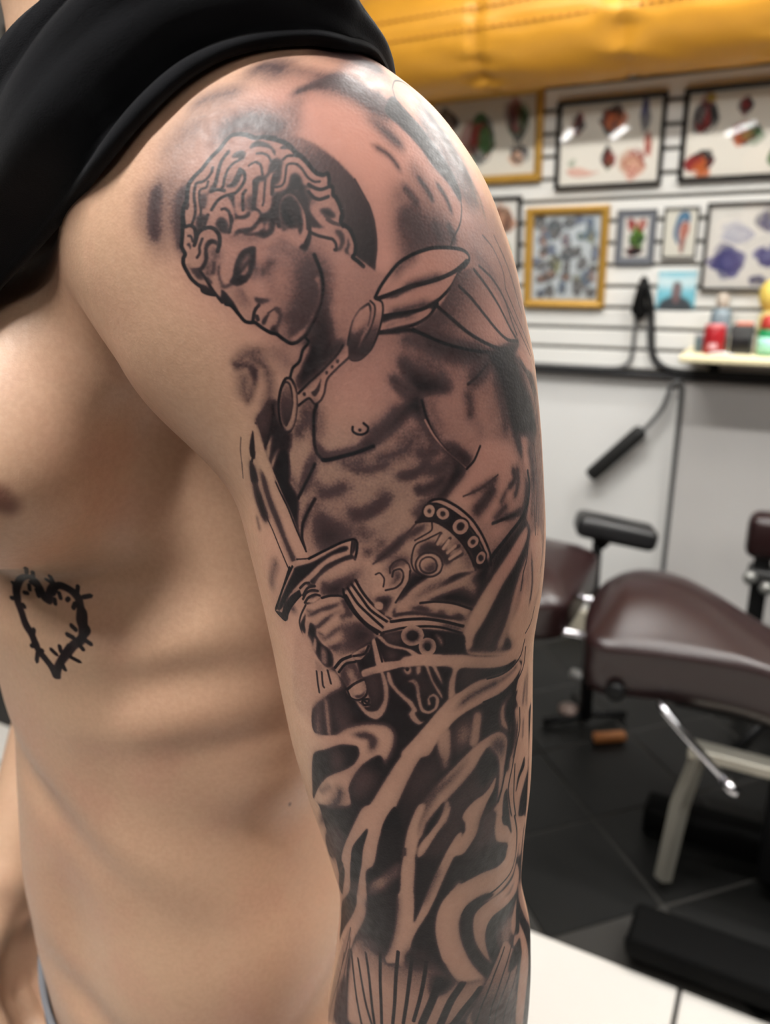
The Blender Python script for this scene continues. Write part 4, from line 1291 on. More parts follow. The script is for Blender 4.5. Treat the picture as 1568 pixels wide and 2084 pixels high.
P|0.6|7|717,1681 780,1625 783,1665 747,1726 704,1776 699,1737
P|0.97|1.5|920,1515 931,1555 934,1584 913,1572 890,1586 899,1550
P|0.45|3|862,1728 895,1693 925,1660 926,1695 903,1722 869,1769 849,1783 848,1757
P|0.15|8|867,1731 895,1704 894,1728 872,1759
P|0.95|2.5|851,1711 868,1694 886,1701 857,1736 846,1747
P|0.03|2|946,1568 966,1511 981,1512 967,1559 961,1607 960,1666 956,1733 955,1785 955,1825 980,1752 1002,1690 1024,1637 1045,1601 1059,1593 1059,1627 1041,1656 1024,1696 1004,1748 984,1794 964,1832 951,1878 942,1918 894,1940 912,1851 920,1787 926,1732 929,1680 936,1628
L|10.2|0.39|7.5|1|1014,1670 994,1720 974,1778
L|5.7|0.67|4.2|1|938,1618 937,1643
P|0.03|2|971,1612 994,1575 1024,1533 1034,1521 1028,1543 1010,1575 988,1615 965,1646
P|0.03|3|1060,1726 1035,1746 1014,1780 1005,1824 1011,1877 1023,1911 1062,1921
L|19.1|0.45|14|1|846,1900 854,1940 870,1954
L|16.6|0.39|12.2|1|910,1592 901,1634 892,1657
L|12.8|0.34|9.3|1|1004,1634 990,1657
P|0.5|14|834,1900 873,1896 876,1950 759,2043 800,1966
P|0.02|2|1196,1693 1231,1691 1244,1760 1229,1797 1186,1806 1133,1807 1092,1800 1068,1806 1057,1831 1055,1862 1065,1905 1081,1957 1024,1940 1011,1898 1004,1851 1006,1799 1019,1762 1042,1736 1076,1723 1115,1720 1157,1729 1184,1723
P|0.03|2|1248,1785 1278,1842 1266,1871 1239,1887 1181,1870 1147,1864 1129,1879 1124,1908 1130,1951 1144,1991 1116,1974 1098,1925 1089,1875 1092,1832 1109,1814 1139,1808 1186,1812 1225,1810
L|8.9|0.45|6.5|1|1239,1832 1208,1842 1180,1839
P|0.96|2|1263,1880 1262,1907 1222,1903 1182,1898 1164,1916 1161,1945 1172,1992 1165,2005 1146,1993 1127,1941 1124,1902 1132,1873 1153,1860 1197,1869
P|0.35|8|1213,1906 1240,1910 1230,1960 1216,1988 1187,1983 1164,1955 1164,1930 1178,1906
P|0.1|2.5|1262,1901 1268,1940 1246,1974 1232,1982 1221,1952 1234,1924
P|0.97|1.5|1274,1895 1285,1954 1260,1995 1250,1984 1256,1942
P|0.1|2|1281,1964 1295,2027 1306,2105 1307,2126 1256,2077 1266,2016 1227,2009 1237,1986 1266,1998
P|0.2|3|1269,1846 1360,1980 1359,2057 1326,2014 1289,1939
L|4|0.9|1.5|0|1289,1939 1326,2014 1342,2082 1346,2161
P|0.9|2|1230,2016 1264,2039 1256,2077 1216,2043
P|0.02|2|1165,1599 1286,1679 1288,1713 1254,1730 1247,1762 1197,1701 1188,1682 1154,1658 1148,1633 1150,1605
P|0.97|1.5|1168,1600 1192,1614 1206,1671 1189,1640 1172,1624
L|4|0.95|1.5|0|1216,1630 1233,1687 1236,1748 1218,1782 1177,1789 1127,1791 1096,1787 1073,1795 1062,1814
L|3|0.6|0.7|0|1255,1736 1252,1788
P|0.03|2|920,1750 955,1743 953,1825 956,1833 998,1743 1004,1743 986,1794 960,1849 944,1887 937,1924 933,1970 912,1961 890,1973 883,1955 899,1909 912,1850
G|0.45|0.1|6|884,1932 879,2052|758,2032 810,1952 846,1936 875,1947 886,1976 933,1947 966,1907 995,1935 1024,1975 1058,1999 1096,2014 1136,2011 1080,2097 1047,2136 744,2272 730,2193
L|7|0.93|1.2|0|757,2041 770,2116 781,2174 796,2231
L|7|0.93|1.2|0|790,2035 802,2090 816,2152 834,2204
L|7|0.93|1.2|0|823,1990 831,2051 837,2136 843,2197
L|7|0.93|1.2|0|871,1950 867,2042 867,2116 866,2182
L|7|0.93|1.2|0|918,1922 911,1997 905,2092 898,2164
L|7|0.93|1.2|0|950,1928 943,2002 935,2079 926,2150
L|7|0.93|1.2|0|982,1935 976,1993 966,2059 952,2131
L|15|0.93|2|0|1011,1991 995,2055 972,2136
L|15|0.93|2|0|1064,2010 1038,2057 1016,2132
L|15|0.93|2|0|1108,2045 1073,2089 1047,2136
P|0.95|5|1001,1973 1044,1996 1024,2028 1005,2036 992,2027
P|0.93|8|937,1924 960,1896 986,1905 992,1939 963,1952 946,1956
P|0.5|9|960,1909 979,1914 960,1939
P|0.9|6|843,1802 917,1750 912,1850 895,1926 875,1956 810,1952 838,1861
P|0.45|9|810,1952 842,1930 875,1942 845,1960 794,2010
P|0.02|2.5|1011,1795 1026,1762 1062,1757 1094,1770 1063,1796 1056,1842 1064,1889 1085,1943 1124,2012 1093,2013 1054,1998 1030,1959 1011,1897 1003,1843
P|0.93|2.5|1060,1815 1080,1787 1118,1782 1149,1801 1099,1808 1090,1847 1096,1899 1124,1964 1146,1997 1128,2023 1089,1961 1064,1893 1056,1846
P|0.03|2.5|1095,1822 1150,1817 1232,1863 1188,1857 1137,1862 1124,1895 1129,1938 1146,1989 1108,1930 1092,1877
P|0.96|2|1129,1893 1151,1863 1243,1882 1226,1905 1167,1895 1157,1929 1171,1979 1160,1999 1137,1968
P|0.25|2|1186,1962 1188,1979 1128,2039 1098,2085 1102,2156 1076,2145 1081,2117 1120,2052 1155,1999
G|0.15|0.6|2|1187,1990 1106,2158|1186,1966 1218,1998 1240,2056 1230,2126 1246,2268 1098,2154 1101,2078 1136,2019
L|4|0.95|0.7|0|1188,1979 1149,2028 1117,2096 1102,2156
L|4|0.95|0.7|0|1218,1998 1177,2047 1147,2114 1139,2177
L|4|0.95|0.7|0|1218,2042 1187,2088 1162,2145 1157,2190
L|4|0.95|0.7|0|1240,2063 1216,2114 1193,2170 1187,2214
L|4|0.95|0.7|0|1240,2164 1224,2196 1217,2240
P|0.08|2|1287,1973 1304,2046 1320,2150 1301,2234 1297,2322 1246,2268 1240,2164 1250,2081 1273,2040
P|0.97|2|1269,1958 1334,2024 1355,2093 1363,2180 1320,2265 1312,2338 1297,2322 1299,2222 1319,2140 1304,2046
P|0.95|2|1222,2014 1256,2041 1240,2060 1209,2059 1198,2046
P|0.25|2|754,1970 754,2014 730,2106 721,2201 725,2286 552,2408 580,2278 649,2146
P|0.6|5|720,2140 725,2286 638,2347 652,2257
L|2.5|0.9|0.7|0|758,1966 719,2073 661,2206 626,2367
L|2.5|0.9|0.7|0|750,2004 739,2099 725,2197 721,2290
L|2.5|0.9|0.7|0|708,2082 673,2178 620,2282 565,2409
L|2.5|0.9|0.7|0|740,2047 700,2182 674,2327
"""
INK_SIDE = """
L|12|0.86|2|0|678,389 677,376 667,355 655,345 645,349 638,364 633,378 626,381
L|12|0.86|2|0|626,381 621,366 613,356 600,356 587,362 578,371
L|12|0.86|2|0|578,371 577,385 580,400 578,409 581,424 595,435 606,449
L|12|0.86|2|0|606,449 618,465 626,481 630,497
L|12|0.86|2|0|630,497 635,482 643,470 652,459 656,448
L|12|0.86|2|0|656,448 661,436 669,426 673,412 678,398 678,389
L|8|0.92|1.5|0|681,385 678,370 661,350 647,343
L|8|0.92|1.5|0|650,357 641,364 631,380
L|8|0.92|1.5|0|617,370 605,352 591,358 580,364
L|8|0.92|1.5|0|582,380 572,388 573,404 570,412 587,427
L|8|0.92|1.5|0|602,438 614,455 622,474 631,499
L|8|0.92|1.5|0|671,418 664,428 658,439 654,457
L|8|0.92|1.5|0|645,465 636,485 633,500
L|6.5|0.93|1|1|655,345 640,280
L|6.5|0.93|1|1|645,349 641,322
L|6.5|0.93|1|1|678,373 683,365
L|6.5|0.93|1|1|678,391 691,395
L|6.5|0.93|1|1|666,379 658,378
L|6.5|0.93|1|1|654,361 655,374
L|6.5|0.93|1|1|644,367 641,381
L|6.5|0.93|1|1|615,354 626,344
L|6.5|0.93|1|1|613,356 618,333
L|6.5|0.93|1|1|616,377 616,386
L|6.5|0.93|1|1|608,366 606,377
L|6.5|0.93|1|1|579,364 576,350
L|6.5|0.93|1|1|573,369 556,364
L|6.5|0.93|1|1|593,373 597,377
L|6.5|0.93|1|1|584,378 589,387
L|6.5|0.93|1|1|587,414 596,408
L|6.5|0.93|1|1|591,425 605,421
L|6.5|0.93|1|1|579,423 566,430
L|6.5|0.93|1|1|587,431 580,440
L|6.5|0.93|1|1|605,453 587,461
L|6.5|0.93|1|1|617,470 614,483
L|6.5|0.93|1|1|622,457 633,448
L|6.5|0.93|1|1|616,451 617,439
L|6.5|0.93|1|1|656,448 665,457
L|6.5|0.93|1|1|654,460 660,484
L|6.5|0.93|1|1|651,458 645,455
L|6.5|0.93|1|1|658,435 655,427
L|6.5|0.93|1|1|670,398 667,401
R|1|5|652,120 634,119 625,130 618,151 628,166 644,159 657,147
L|5|0.5|1|0|279,794 279,801
"""


def read_ink(txt):
    ops = []
    for ln in txt.strip().split('\n'):
        q = ln.split('|')
        P = lambda s: [tuple(float(v) for v in a.split(',')) for a in s.split()]
        if q[0] == 'L': ops.append(('L', float(q[1]), float(q[2]), float(q[3]), int(q[4]), P(q[5])))
        elif q[0] in 'PQR': ops.append((q[0], float(q[1]), float(q[2]), P(q[3])))
        else: ops.append(('G', float(q[1]), float(q[2]), float(q[3]), P(q[4]), P(q[5])))
    return ops


def image_from(name, arr):
    """arr: H x W x 3, top row first, linear data"""
    h, w, _ = arr.shape
    im = bpy.data.images.new(name, w, h, alpha=False, float_buffer=False)
    im.colorspace_settings.name = 'Non-Color'
    px = np.ones((h, w, 4), np.float32)
    px[..., :3] = arr[::-1]
    im.pixels.foreach_set(px.ravel())
    im.update()
    return im


AW, AH = 1800, 2560
a_ink, a_red = lay_ink(read_ink(INK_ARM), AW, AH, 1.2)
# soft needle shading that spreads from every dark field
soft = blur1(blur1(a_ink, 12, 0), 12, 1)
wide_soft = blur1(blur1(a_ink, 30, 0), 30, 1)
a_ink = np.maximum(a_ink, np.clip(a_ink + (soft * 0.30 + wide_soft * 0.14) * (1 - a_ink), 0, 1))
rng = np.random.default_rng(3)
grain = rng.random((AH, AW)).astype(np.float32)
grain = blur1(blur1(grain, 1.0, 0), 1.0, 1)
grain = (grain - 0.5) * 3.0
a_ink = np.clip(a_ink + grain * 0.35 * a_ink * (1 - a_ink), 0, 1)       # needle stipple in the half tones
fade = np.clip((112 - np.abs(np.linspace(-125, 115, AW))) / 6, 0, 1).astype(np.float32)
IMG_ARM = image_from('arm_ink', np.stack([a_ink * fade, a_red * fade, 0 * a_ink], 2))
s_ink, s_red = lay_ink(read_ink(INK_SIDE), 1000, 1200, 1.0)
IMG_SIDE = image_from('side_ink', np.stack([s_ink, s_red, 0 * s_ink], 2))


def skin_material():
    m = bpy.data.materials.new('skin')
    m.use_nodes = True
    N, L = m.node_tree.nodes, m.node_tree.links
    p = N['Principled BSDF']
    tc = N.new('ShaderNodeTexCoord')

    def noise(scale, detail=3):
        n = N.new('ShaderNodeTexNoise')
        n.inputs['Scale'].default_value = scale
        n.inputs['Detail'].default_value = detail
        L.new(tc.outputs['Object'], n.inputs['Vector'])
        return n.outputs['Fac']

    def mix(a, b, f, mode='MIX'):
        x = N.new('ShaderNodeMix')
        x.data_type = 'RGBA'
        x.blend_type = mode
        for k, v in ((6, a), (7, b), (0, f)):
            if isinstance(v, (tuple, float, int)):
                x.inputs[k].default_value = v
            else:
                L.new(v, x.inputs[k])
        return x.outputs[2]

    def ramp(v, lo, hi, a=0.0, b=1.0):
        r = N.new('ShaderNodeMapRange')
        r.inputs['From Min'].default_value = lo
        r.inputs['From Max'].default_value = hi
        r.inputs['To Min'].default_value = a
        r.inputs['To Max'].default_value = b
        L.new(v, r.inputs['Value'])
        return r.outputs[0]

    def tex(img, uv):
        u = N.new('ShaderNodeUVMap'); u.uv_map = uv
        t = N.new('ShaderNodeTexImage'); t.image = img; t.extension = 'CLIP'
        L.new(u.outputs[0], t.inputs[0])
        s = N.new('ShaderNodeSeparateColor')
        L.new(t.outputs[0], s.inputs[0])
        return s.outputs

    base = mix(SKIN_A, SKIN_B, ramp(noise(9, 4), 0.38, 0.66))
    base = mix(base, SKIN_RED, ramp(noise(26, 5), 0.50, 0.78, 0, 0.35))
    base = mix(base, (0.86, 0.84, 0.82, 1), ramp(noise(420, 2), 0.35, 0.65, 0.0, 0.5), 'MULTIPLY')
    a = tex(IMG_ARM, 'arm_wrap')
    s = tex(IMG_SIDE, 'side_print')
    base = mix(base, SKIN_SORE, ramp(a[1], 0, 1, 0, 0.75))
    base = mix(base, AREOLA, ramp(s[1], 0, 1, 0, 0.8))
    ink = N.new('ShaderNodeMath'); ink.operation = 'MAXIMUM'
    L.new(a[0], ink.inputs[0]); L.new(s[0], ink.inputs[1])
    base = mix(base, INK_MID, ramp(ink.outputs[0], 0.0, 0.6))
    base = mix(base, INK_DARK, ramp(ink.outputs[0], 0.45, 1.0))
    L.new(base, p.inputs['Base Color'])
    p.inputs['Subsurface Weight'].default_value = 0.06
    p.inputs['Subsurface Radius'].default_value = (1.0, 0.35, 0.2)
    p.inputs['Subsurface Scale'].default_value = 0.006
    p.inputs['Specular IOR Level'].default_value = 0.45
    p.inputs['Coat Weight'].default_value = 0.05
    p.inputs['Coat Roughness'].default_value = 0.32
    r = ramp(noise(300, 2), 0.3, 0.7, 0.40, 0.55)
    L.new(r, p.inputs['Roughness'])
    b = N.new('ShaderNodeBump')
    b.inputs['Strength'].default_value = 0.09
    b.inputs['Distance'].default_value = 0.0006
    v = N.new('ShaderNodeTexVoronoi')
    v.inputs['Scale'].default_value = 900
    L.new(tc.outputs['Object'], v.inputs['Vector'])
    ad = N.new('ShaderNodeMath'); ad.operation = 'ADD'
    L.new(v.outputs['Distance'], ad.inputs[0]); L.new(noise(1500, 2), ad.inputs[1])
    L.new(ad.outputs[0], b.inputs['Height'])
    L.new(b.outputs[0], p.inputs['Normal'])
    return m


SKIN_A, SKIN_B = srgb(208, 170, 141), srgb(198, 157, 130)
SKIN_RED, SKIN_SORE = srgb(204, 146, 126), srgb(180, 120, 109)
AREOLA, INK_MID, INK_DARK = srgb(104, 58, 50), srgb(84, 61, 60), srgb(17, 16, 19)
SK = skin_material()

BV, BQ = surface(body, (-0.56, 0.18, 0.62), (0.14, 0.84, 1.86), 0.0034)
body_me = np_mesh('body', BV, BQ)
ang = np.degrees(np.arctan2(BV[:, 0] - 0.004, 0.305 - BV[:, 1]))         # around the arm, 0 = outer side
arm_uv = np.stack([np.clip((ang + 125) / 240, -0.2, 1.2), 1 - (1.49 - BV[:, 2]) / 0.46], 1)
bf, bl = to_body(BV[:, 0], BV[:, 1])
side_uv = np.stack([(bf + 0.12) / 0.30, 1 - (1.36 - BV[:, 2]) / 0.36], 1)
side_uv[(bl < 0.02)] = (-3, -3)
loops = BQ.ravel()
U1 = arm_uv[loops].reshape(-1, 4, 2)
wide = (U1[:, :, 0].max(1) - U1[:, :, 0].min(1)) > 0.5
U1[wide, :, 0] = -0.2
U2 = side_uv[loops].reshape(-1, 4, 2)
U2[(U2.min((1, 2)) < -2)] = -3
l1 = body_me.uv_layers.new(name='arm_wrap'); l1.data.foreach_set('uv', U1.astype(np.float32).ravel())
l2 = body_me.uv_layers.new(name='side_print'); l2.data.foreach_set('uv', U2.astype(np.float32).ravel())
man = thing('person', 'shirtless man with a tattooed arm and a black shirt bunched over his shoulder', 'person', (T0[0], T0[1], 0))


def on_man(o, parent=None):
    o.parent = parent or man
    if parent is None:
        o.location = (-T0[0], -T0[1], 0)
    return o


skin = on_man(link('body', body_me, SK))

# ---- trousers, waistband, shoes
def trousers_fn(x, y, z):
    f, l = to_body(x, y)
    cf, df, wl = torso_tab(np.clip(z, 0.80, 2))
    t = gc(f - cf, l, df + 0.006, wl + 0.006)
    t = np.maximum(t, z - (0.905 - 0.16 * (f - 0.0) * 0 ))
    t = np.maximum(t, 0.80 - z)
    for s in (1, -1):
        t = smin(t, cap(f, l * s, z, (0.0, 0.085, 0.80), (0.015, 0.095, 0.46), 0.088, 0.066), 0.04)
        t = smin(t, cap(f, l * s, z, (0.015, 0.095, 0.46), (-0.01, 0.105, 0.06), 0.066, 0.055), 0.03)
    return np.maximum(t, 0.055 - z)


TV, TQ = surface(trousers_fn, (-0.42, 0.22, 0.02), (0.14, 0.74, 0.94), 0.008)
on_man(link('trousers', np_mesh('trousers', TV, TQ), mat('black_denim', srgb(22, 22, 25), 0.85, bump=0.3, bscale=600)))


def waist_ring(z0, z1, off, th, n=96):
    bm = bmesh.new()
    rows = []
    for z, o in ((z0, off), (z1, off), (z1, off - th), (z0, off - th)):
        cf, df, wl = (float(v) for v in torso_tab(np.array(z)))
        row = []
        for k in range(n):
            a = 2 * math.pi * k / n
            f, l = cf + (df + o) * math.cos(a), (wl + o) * math.sin(a)
            row.append(bm.verts.new((T0[0] + f * FX + l * LX, T0[1] + f * FY + l * LY, z)))
        rows.append(row)
    for a, b in ((0, 1), (1, 2), (2, 3), (3, 0)):
        for k in range(n):
            bm.faces.new((rows[a][k], rows[a][(k + 1) % n], rows[b][(k + 1) % n], rows[b][k]))
    return bm


on_man(obj('waistband', waist_ring(0.888, 0.925, 0.0055, 0.004), mat('grey_elastic', srgb(122, 124, 130), 0.8, bump=0.4, bscale=900)))
for s in (1, -1):
    bm = bmesh.new()
    prof = [(-0.085, 0.030, 0.075), (-0.05, 0.040, 0.10), (0.02, 0.045, 0.085), (0.10, 0.048, 0.06), (0.16, 0.042, 0.045), (0.19, 0.020, 0.03)]
    rings = []
    for f, w, h in prof:
        ring = []
        for k in range(14):
            a = 2 * math.pi * k / 14
            l = 0.105 * s + w * math.cos(a)
            z = max(0.0, h * 0.5 + h * 0.5 * math.sin(a) * 1.05)
            ring.append(bm.verts.new((T0[0] + f * FX + l * LX, T0[1] + f * FY + l * LY, z)))
        rings.append(ring)
    for a, b in zip(rings, rings[1:]):
        for k in range(14):
            bm.faces.new((a[k], a[(k + 1) % 14], b[(k + 1) % 14], b[k]))
    bm.faces.new(rings[0]); bm.faces.new(rings[-1])
    on_man(obj('shoe', bm, mat('shoe_black', srgb(28, 28, 30), 0.6)))

# ---- the black shirt bunched from the chest over the shoulder
SHIRT_LOW = [(-0.1757, 0.3040, 1.3648), (-0.1603, 0.3140, 1.3811), (-0.1473, 0.3160, 1.3941), (-0.1178, 0.2980, 1.4135), (-0.0861, 0.2635, 1.4308), (-0.0681, 0.2600, 1.4455), (-0.0529, 0.2635, 1.4571), (-0.0385, 0.2685, 1.4638), (-0.0211, 0.2745, 1.4668), (-0.0093, 0.2810, 1.4663), (-0.0001, 0.2980, 1.4663), (0.0040, 0.3350, 1.4600), (-0.0020, 0.4000, 1.4520), (-0.0180, 0.4650, 1.4480), (-0.0400, 0.5300, 1.4400)]
SHIRT_TOP = [(-0.2345, 0.4500, 1.4607), (-0.2114, 0.4550, 1.4736), (-0.1930, 0.4550, 1.4823), (-0.1770, 0.4550, 1.4908), (-0.1575, 0.4500, 1.4966), (-0.1383, 0.4450, 1.5069), (-0.0955, 0.4200, 1.5195), (-0.0575, 0.4000, 1.5145), (-0.0324, 0.3800, 1.5052), (-0.0134, 0.3550, 1.4894), (-0.0015, 0.3350, 1.4761), (-0.0080, 0.3650, 1.4780), (-0.0250, 0.4250, 1.4970), (-0.0450, 0.4900, 1.5000), (-0.0700, 0.5600, 1.4900)]


def shirt_mesh():
    nv = 80
    a = [Vector(p) for p in SHIRT_LOW]; b = [Vector(p) for p in SHIRT_TOP]
    a, b = spline(a, 8), spline(b, 8)
    n0 = len(a)
    bm = bmesh.new()
    rows = []
    rnd = random.Random(5)
    for i in range(n0):
        u = i / (n0 - 1)
        row = []
        d = b[i] - a[i]
        t = (a[min(i + 1, n0 - 1)] - a[max(i - 1, 0)]).normalized()
        nrm = t.cross(d).normalized()
        if nrm.y > 0.2 or nrm.z < -0.2:
            nrm = -nrm
        nrm = (nrm + Vector((0, -0.7, 0.0))).normalized()
        wid = d.length
        for j in range(nv + 1):
            v = j / nv
            p = a[i] + d * v
            amp = min(1.0, wid / 0.135) ** 1.6
            bulge = (0.012 * (4 * v * (1 - v)) + 0.011 * min(1, v * 6) * (1 - v)) * amp
            w = v + 0.03 * math.sin(5.5 * u + 1.0) + 0.02 * math.sin(13 * u + 6 * v)
            fold = 0.0115 * (1 - abs(2 * ((4.6 * w - 0.12) % 1.0) - 1) ** 1.3 * 2) * (1 - 0.45 * v)
            fold += 0.0022 * math.sin(2 * math.pi * 10.3 * w + 9 * u) + 0.005 * math.sin(2 * math.pi * (1.6 * w + 2.6 * u)) * v
            env = min(1, v * 14) * min(1, (1 - v) * 6 + 0.1) * amp
            p = p + nrm * (bulge + (fold + 0.006) * env + 0.0015)
            row.append(bm.verts.new(p))
        rows.append(row)
    for r0, r1 in zip(rows, rows[1:]):
        for j in range(nv):
            bm.faces.new((r0[j], r0[j + 1], r1[j + 1], r1[j]))
    return bm


sm = mat('black_cotton', srgb(19, 19, 22), 1.0, var=0.3, scale=60, bump=0.25, bscale=2600, sheen=0.06)
sm.node_tree.nodes['Principled BSDF'].inputs['Specular IOR Level'].default_value = 0.15
shirt = on_man(obj('black_shirt', shirt_mesh(), sm))
so = shirt.modifiers.new('thickness', 'SOLIDIFY'); so.thickness = 0.004; so.offset = 0

# ------------------------------------------------------------------ things on the back wall
def wthing(name, label, cat, s, off, z, group=None):
    return thing(name, label, cat, WP(s, off, z), WALL_A, group)


def paint(name, w, h, bg, items):
    """a flat print: items are (kind, rgb, alpha, ...) laid over a paper colour"""
    A = np.ones((h, w, 3), np.float32) * np.array(bg[:3], np.float32)
    for it in items:
        P = np.asarray(it[-1], float) * (w, h)
        if it[0] == 'L':
            r = line_mask(crom(P, 5), w, h, it[3], 0.8, 0)
        else:
            r = poly_mask(crom(P, 4, True), w, h, it[3])
        if r:
            m = (r[1] * it[2])[..., None]
            A[r[0]] += (np.array(it[1][:3], np.float32) - A[r[0]]) * m
    im = bpy.data.images.new(name, w, h, alpha=False)
    px = np.ones((h, w, 4), np.float32)
    lin = A[::-1]
    px[..., :3] = np.where(lin <= 0.0031308, lin * 12.92, 1.055 * np.clip(lin, 0, 1) ** (1 / 2.4) - 0.055)
    im.pixels.foreach_set(px.ravel())
    im.update()
    m = bpy.data.materials.new(name)
    m.use_nodes = True
    N, Lk = m.node_tree.nodes, m.node_tree.links
    t = N.new('ShaderNodeTexImage'); t.image = im
    p = N['Principled BSDF']; p.inputs['Roughness'].default_value = 0.7
    Lk.new(t.outputs[0], p.inputs['Base Color'])
    return m


def motif(rnd, cx, cy, rx, ry, cols, dark, n=9):
    """one small design of a flash sheet: patches of colour with dark contour strokes"""
    out = []
    rx, ry, n = rx * 1.15, ry * 1.15, n + 5
    for _ in range(n):
        a, q = rnd.uniform(0, 6.28), rnd.uniform(0, 0.75)
        x, y = cx + rx * q * math.cos(a), cy + ry * q * math.sin(a)
        r = rnd.uniform(0.35, 0.7)
        pts = [(x + rx * r * rnd.uniform(0.6, 1.3) * math.cos(k * 1.05 + a), y + ry * r * rnd.uniform(0.6, 1.3) * math.sin(k * 1.05 + a)) for k in range(6)]
        out.append(('P', rnd.choice(cols), rnd.uniform(0.5, 0.95), 1.0, pts))
    for _ in range(n):
        a = rnd.uniform(0, 6.28)
        pts = [(cx + rx * rnd.uniform(0.3, 1.0) * math.cos(a + k * 0.5), cy + ry * rnd.uniform(0.3, 1.0) * math.sin(a + k * 0.5)) for k in range(4)]
        out.append(('L', dark, 0.8, rnd.uniform(1.5, 4), pts))
    return out


def quad_print(name, w, h, m, parent, y, zc=0.0):
    me = bpy.data.meshes.new(name)
    me.from_pydata([(-w / 2, y, zc - h / 2), (w / 2, y, zc - h / 2), (w / 2, y, zc + h / 2), (-w / 2, y, zc + h / 2),
                    (-w / 2, y + 0.002, zc - h / 2), (w / 2, y + 0.002, zc - h / 2), (w / 2, y + 0.002, zc + h / 2), (-w / 2, y + 0.002, zc + h / 2)], [],
                   [(0, 1, 2, 3), (5, 4, 7, 6), (0, 4, 5, 1), (1, 5, 6, 2), (2, 6, 7, 3), (3, 7, 4, 0)])
    uv = me.uv_layers.new(name='uv')
    for l, c in zip(uv.data[:4], ((0, 0), (1, 0), (1, 1), (0, 1))):
        l.uv = c
    for l in uv.data[4:]:
        l.uv = (0.01, 0.01)
    return link(name, me, m, parent, smooth=False)


M_GLASS = bpy.data.materials.new('frame_glass')
M_GLASS.use_nodes = True
nt = M_GLASS.node_tree
nt.nodes.clear()
g_out, g_tr, g_gl, g_mx, g_fr = (nt.nodes.new('ShaderNode' + k) for k in ('OutputMaterial', 'BsdfTransparent', 'BsdfGlossy', 'MixShader', 'Fresnel'))
g_gl.inputs['Roughness'].default_value = 0.02
g_fr.inputs['IOR'].default_value = 1.33
nt.links.new(g_fr.outputs[0], g_mx.inputs[0]); nt.links.new(g_tr.outputs[0], g_mx.inputs[1])
nt.links.new(g_gl.outputs[0], g_mx.inputs[2]); nt.links.new(g_mx.outputs[0], g_out.inputs[0])

M_GOLD = mat('gold_frame', srgb(190, 146, 62), 0.38, metal=0.25, var=0.12, scale=30, bump=0.2, bscale=120)
M_BFRAME = mat('black_frame', srgb(26, 25, 26), 0.4)


def picture(name, label, s0, s1, z0, z1, bar, depth, fm, pm, group=None, mat_w=0.0, mm=None, glass=True):
    w, h = s1 - s0, z1 - z0
    t = wthing(name, label, 'picture', (s0 + s1) / 2, 0.012, (z0 + z1) / 2, group)
    if bar:
        bm = bmesh.new()
        loops = []
        for (ix, y) in ((0, 0.0), (0, -depth), (bar * 0.35, -depth * 1.15), (bar * 0.8, -depth * 0.9), (bar, -depth * 0.7), (bar, 0.0)):
            loops.append([bm.verts.new((sx * (w / 2 - ix), y, sz * (h / 2 - ix))) for sx, sz in ((-1, -1), (1, -1), (1, 1), (-1, 1))])
        n = len(loops)
        for i in range(n):
            a, b = loops[i], loops[(i + 1) % n]
            for k in range(4):
                bm.faces.new((a[k], a[(k + 1) % 4], b[(k + 1) % 4], b[k]))
        obj('frame', bm, fm, t, smooth=False)
    iw, ih = w - 2 * bar, h - 2 * bar
    if mat_w:
        bm = bmesh.new()
        o_ = [bm.verts.new((sx * iw / 2, -0.006, sz * ih / 2)) for sx, sz in ((-1, -1), (1, -1), (1, 1), (-1, 1))]
        i_ = [bm.verts.new((sx * (iw / 2 - mat_w), -0.006, sz * (ih / 2 - mat_w))) for sx, sz in ((-1, -1), (1, -1), (1, 1), (-1, 1))]
        j_ = [bm.verts.new((v.co.x, -0.003, v.co.z)) for v in i_]
        for k in range(4):
            bm.faces.new((o_[k], o_[(k + 1) % 4], i_[(k + 1) % 4], i_[k]))
            bm.faces.new((i_[k], i_[(k + 1) % 4], j_[(k + 1) % 4], j_[k]))
        obj('mat_border', bm, mm, t, smooth=False)
        iw, ih = iw - 2 * mat_w, ih - 2 * mat_w
    quad_print('print', iw, ih, pm, t, -0.0035 if bar else -0.003)
    if glass:
        bm = bmesh.new(); box(bm, 0, -0.0095, 0, w - 2 * bar + 0.004, 0.002, h - 2 * bar + 0.004)
        obj('glass', bm, M_GLASS, t, smooth=False)
    return t


rnd = random.Random(11)
K_, RD, GR, BL, OR, YL, PK, TN, GY, NV = (srgb(*c) for c in ((22, 20, 22), (150, 30, 30), (60, 110, 50), (50, 100, 140), (200, 100, 35), (200, 170, 60), (225, 170, 150), (205, 160, 130), (130, 128, 126), (66, 66, 122)))
PAPER, CREAM = srgb(238, 234, 226), srgb(240, 232, 214)
it = motif(rnd, .13, .25, .10, .18, [K_, GY, TN], K_) + motif(rnd, .48, .55, .13, .28, [TN, RD, GR, GY], K_) + motif(rnd, .82, .35, .10, .25, [GR, GY, RD], K_) + motif(rnd, .85, .75, .08, .12, [TN, GY], K_) + motif(rnd, .15, .7, .1, .15, [GY, K_], K_)
picture('picture_frame', 'wide gold framed sheet of drawings half hidden behind the tattooed shoulder', -0.555, -0.153, 1.573, 1.848, 0.024, 0.022, M_GOLD, paint('sheet_gold_top', 300, 210, srgb(226, 219, 205), it))
it = motif(rnd, .17, .22, .06, .13, [RD, TN, K_], K_) + motif(rnd, .50, .22, .11, .16, [RD, K_, OR], K_, 12) + motif(rnd, .50, .68, .06, .14, [RD, GR, K_], K_) + motif(rnd, .84, .22, .05, .18, [GY, NV], GY) + motif(rnd, .88, .52, .03, .14, [PK, TN], RD)
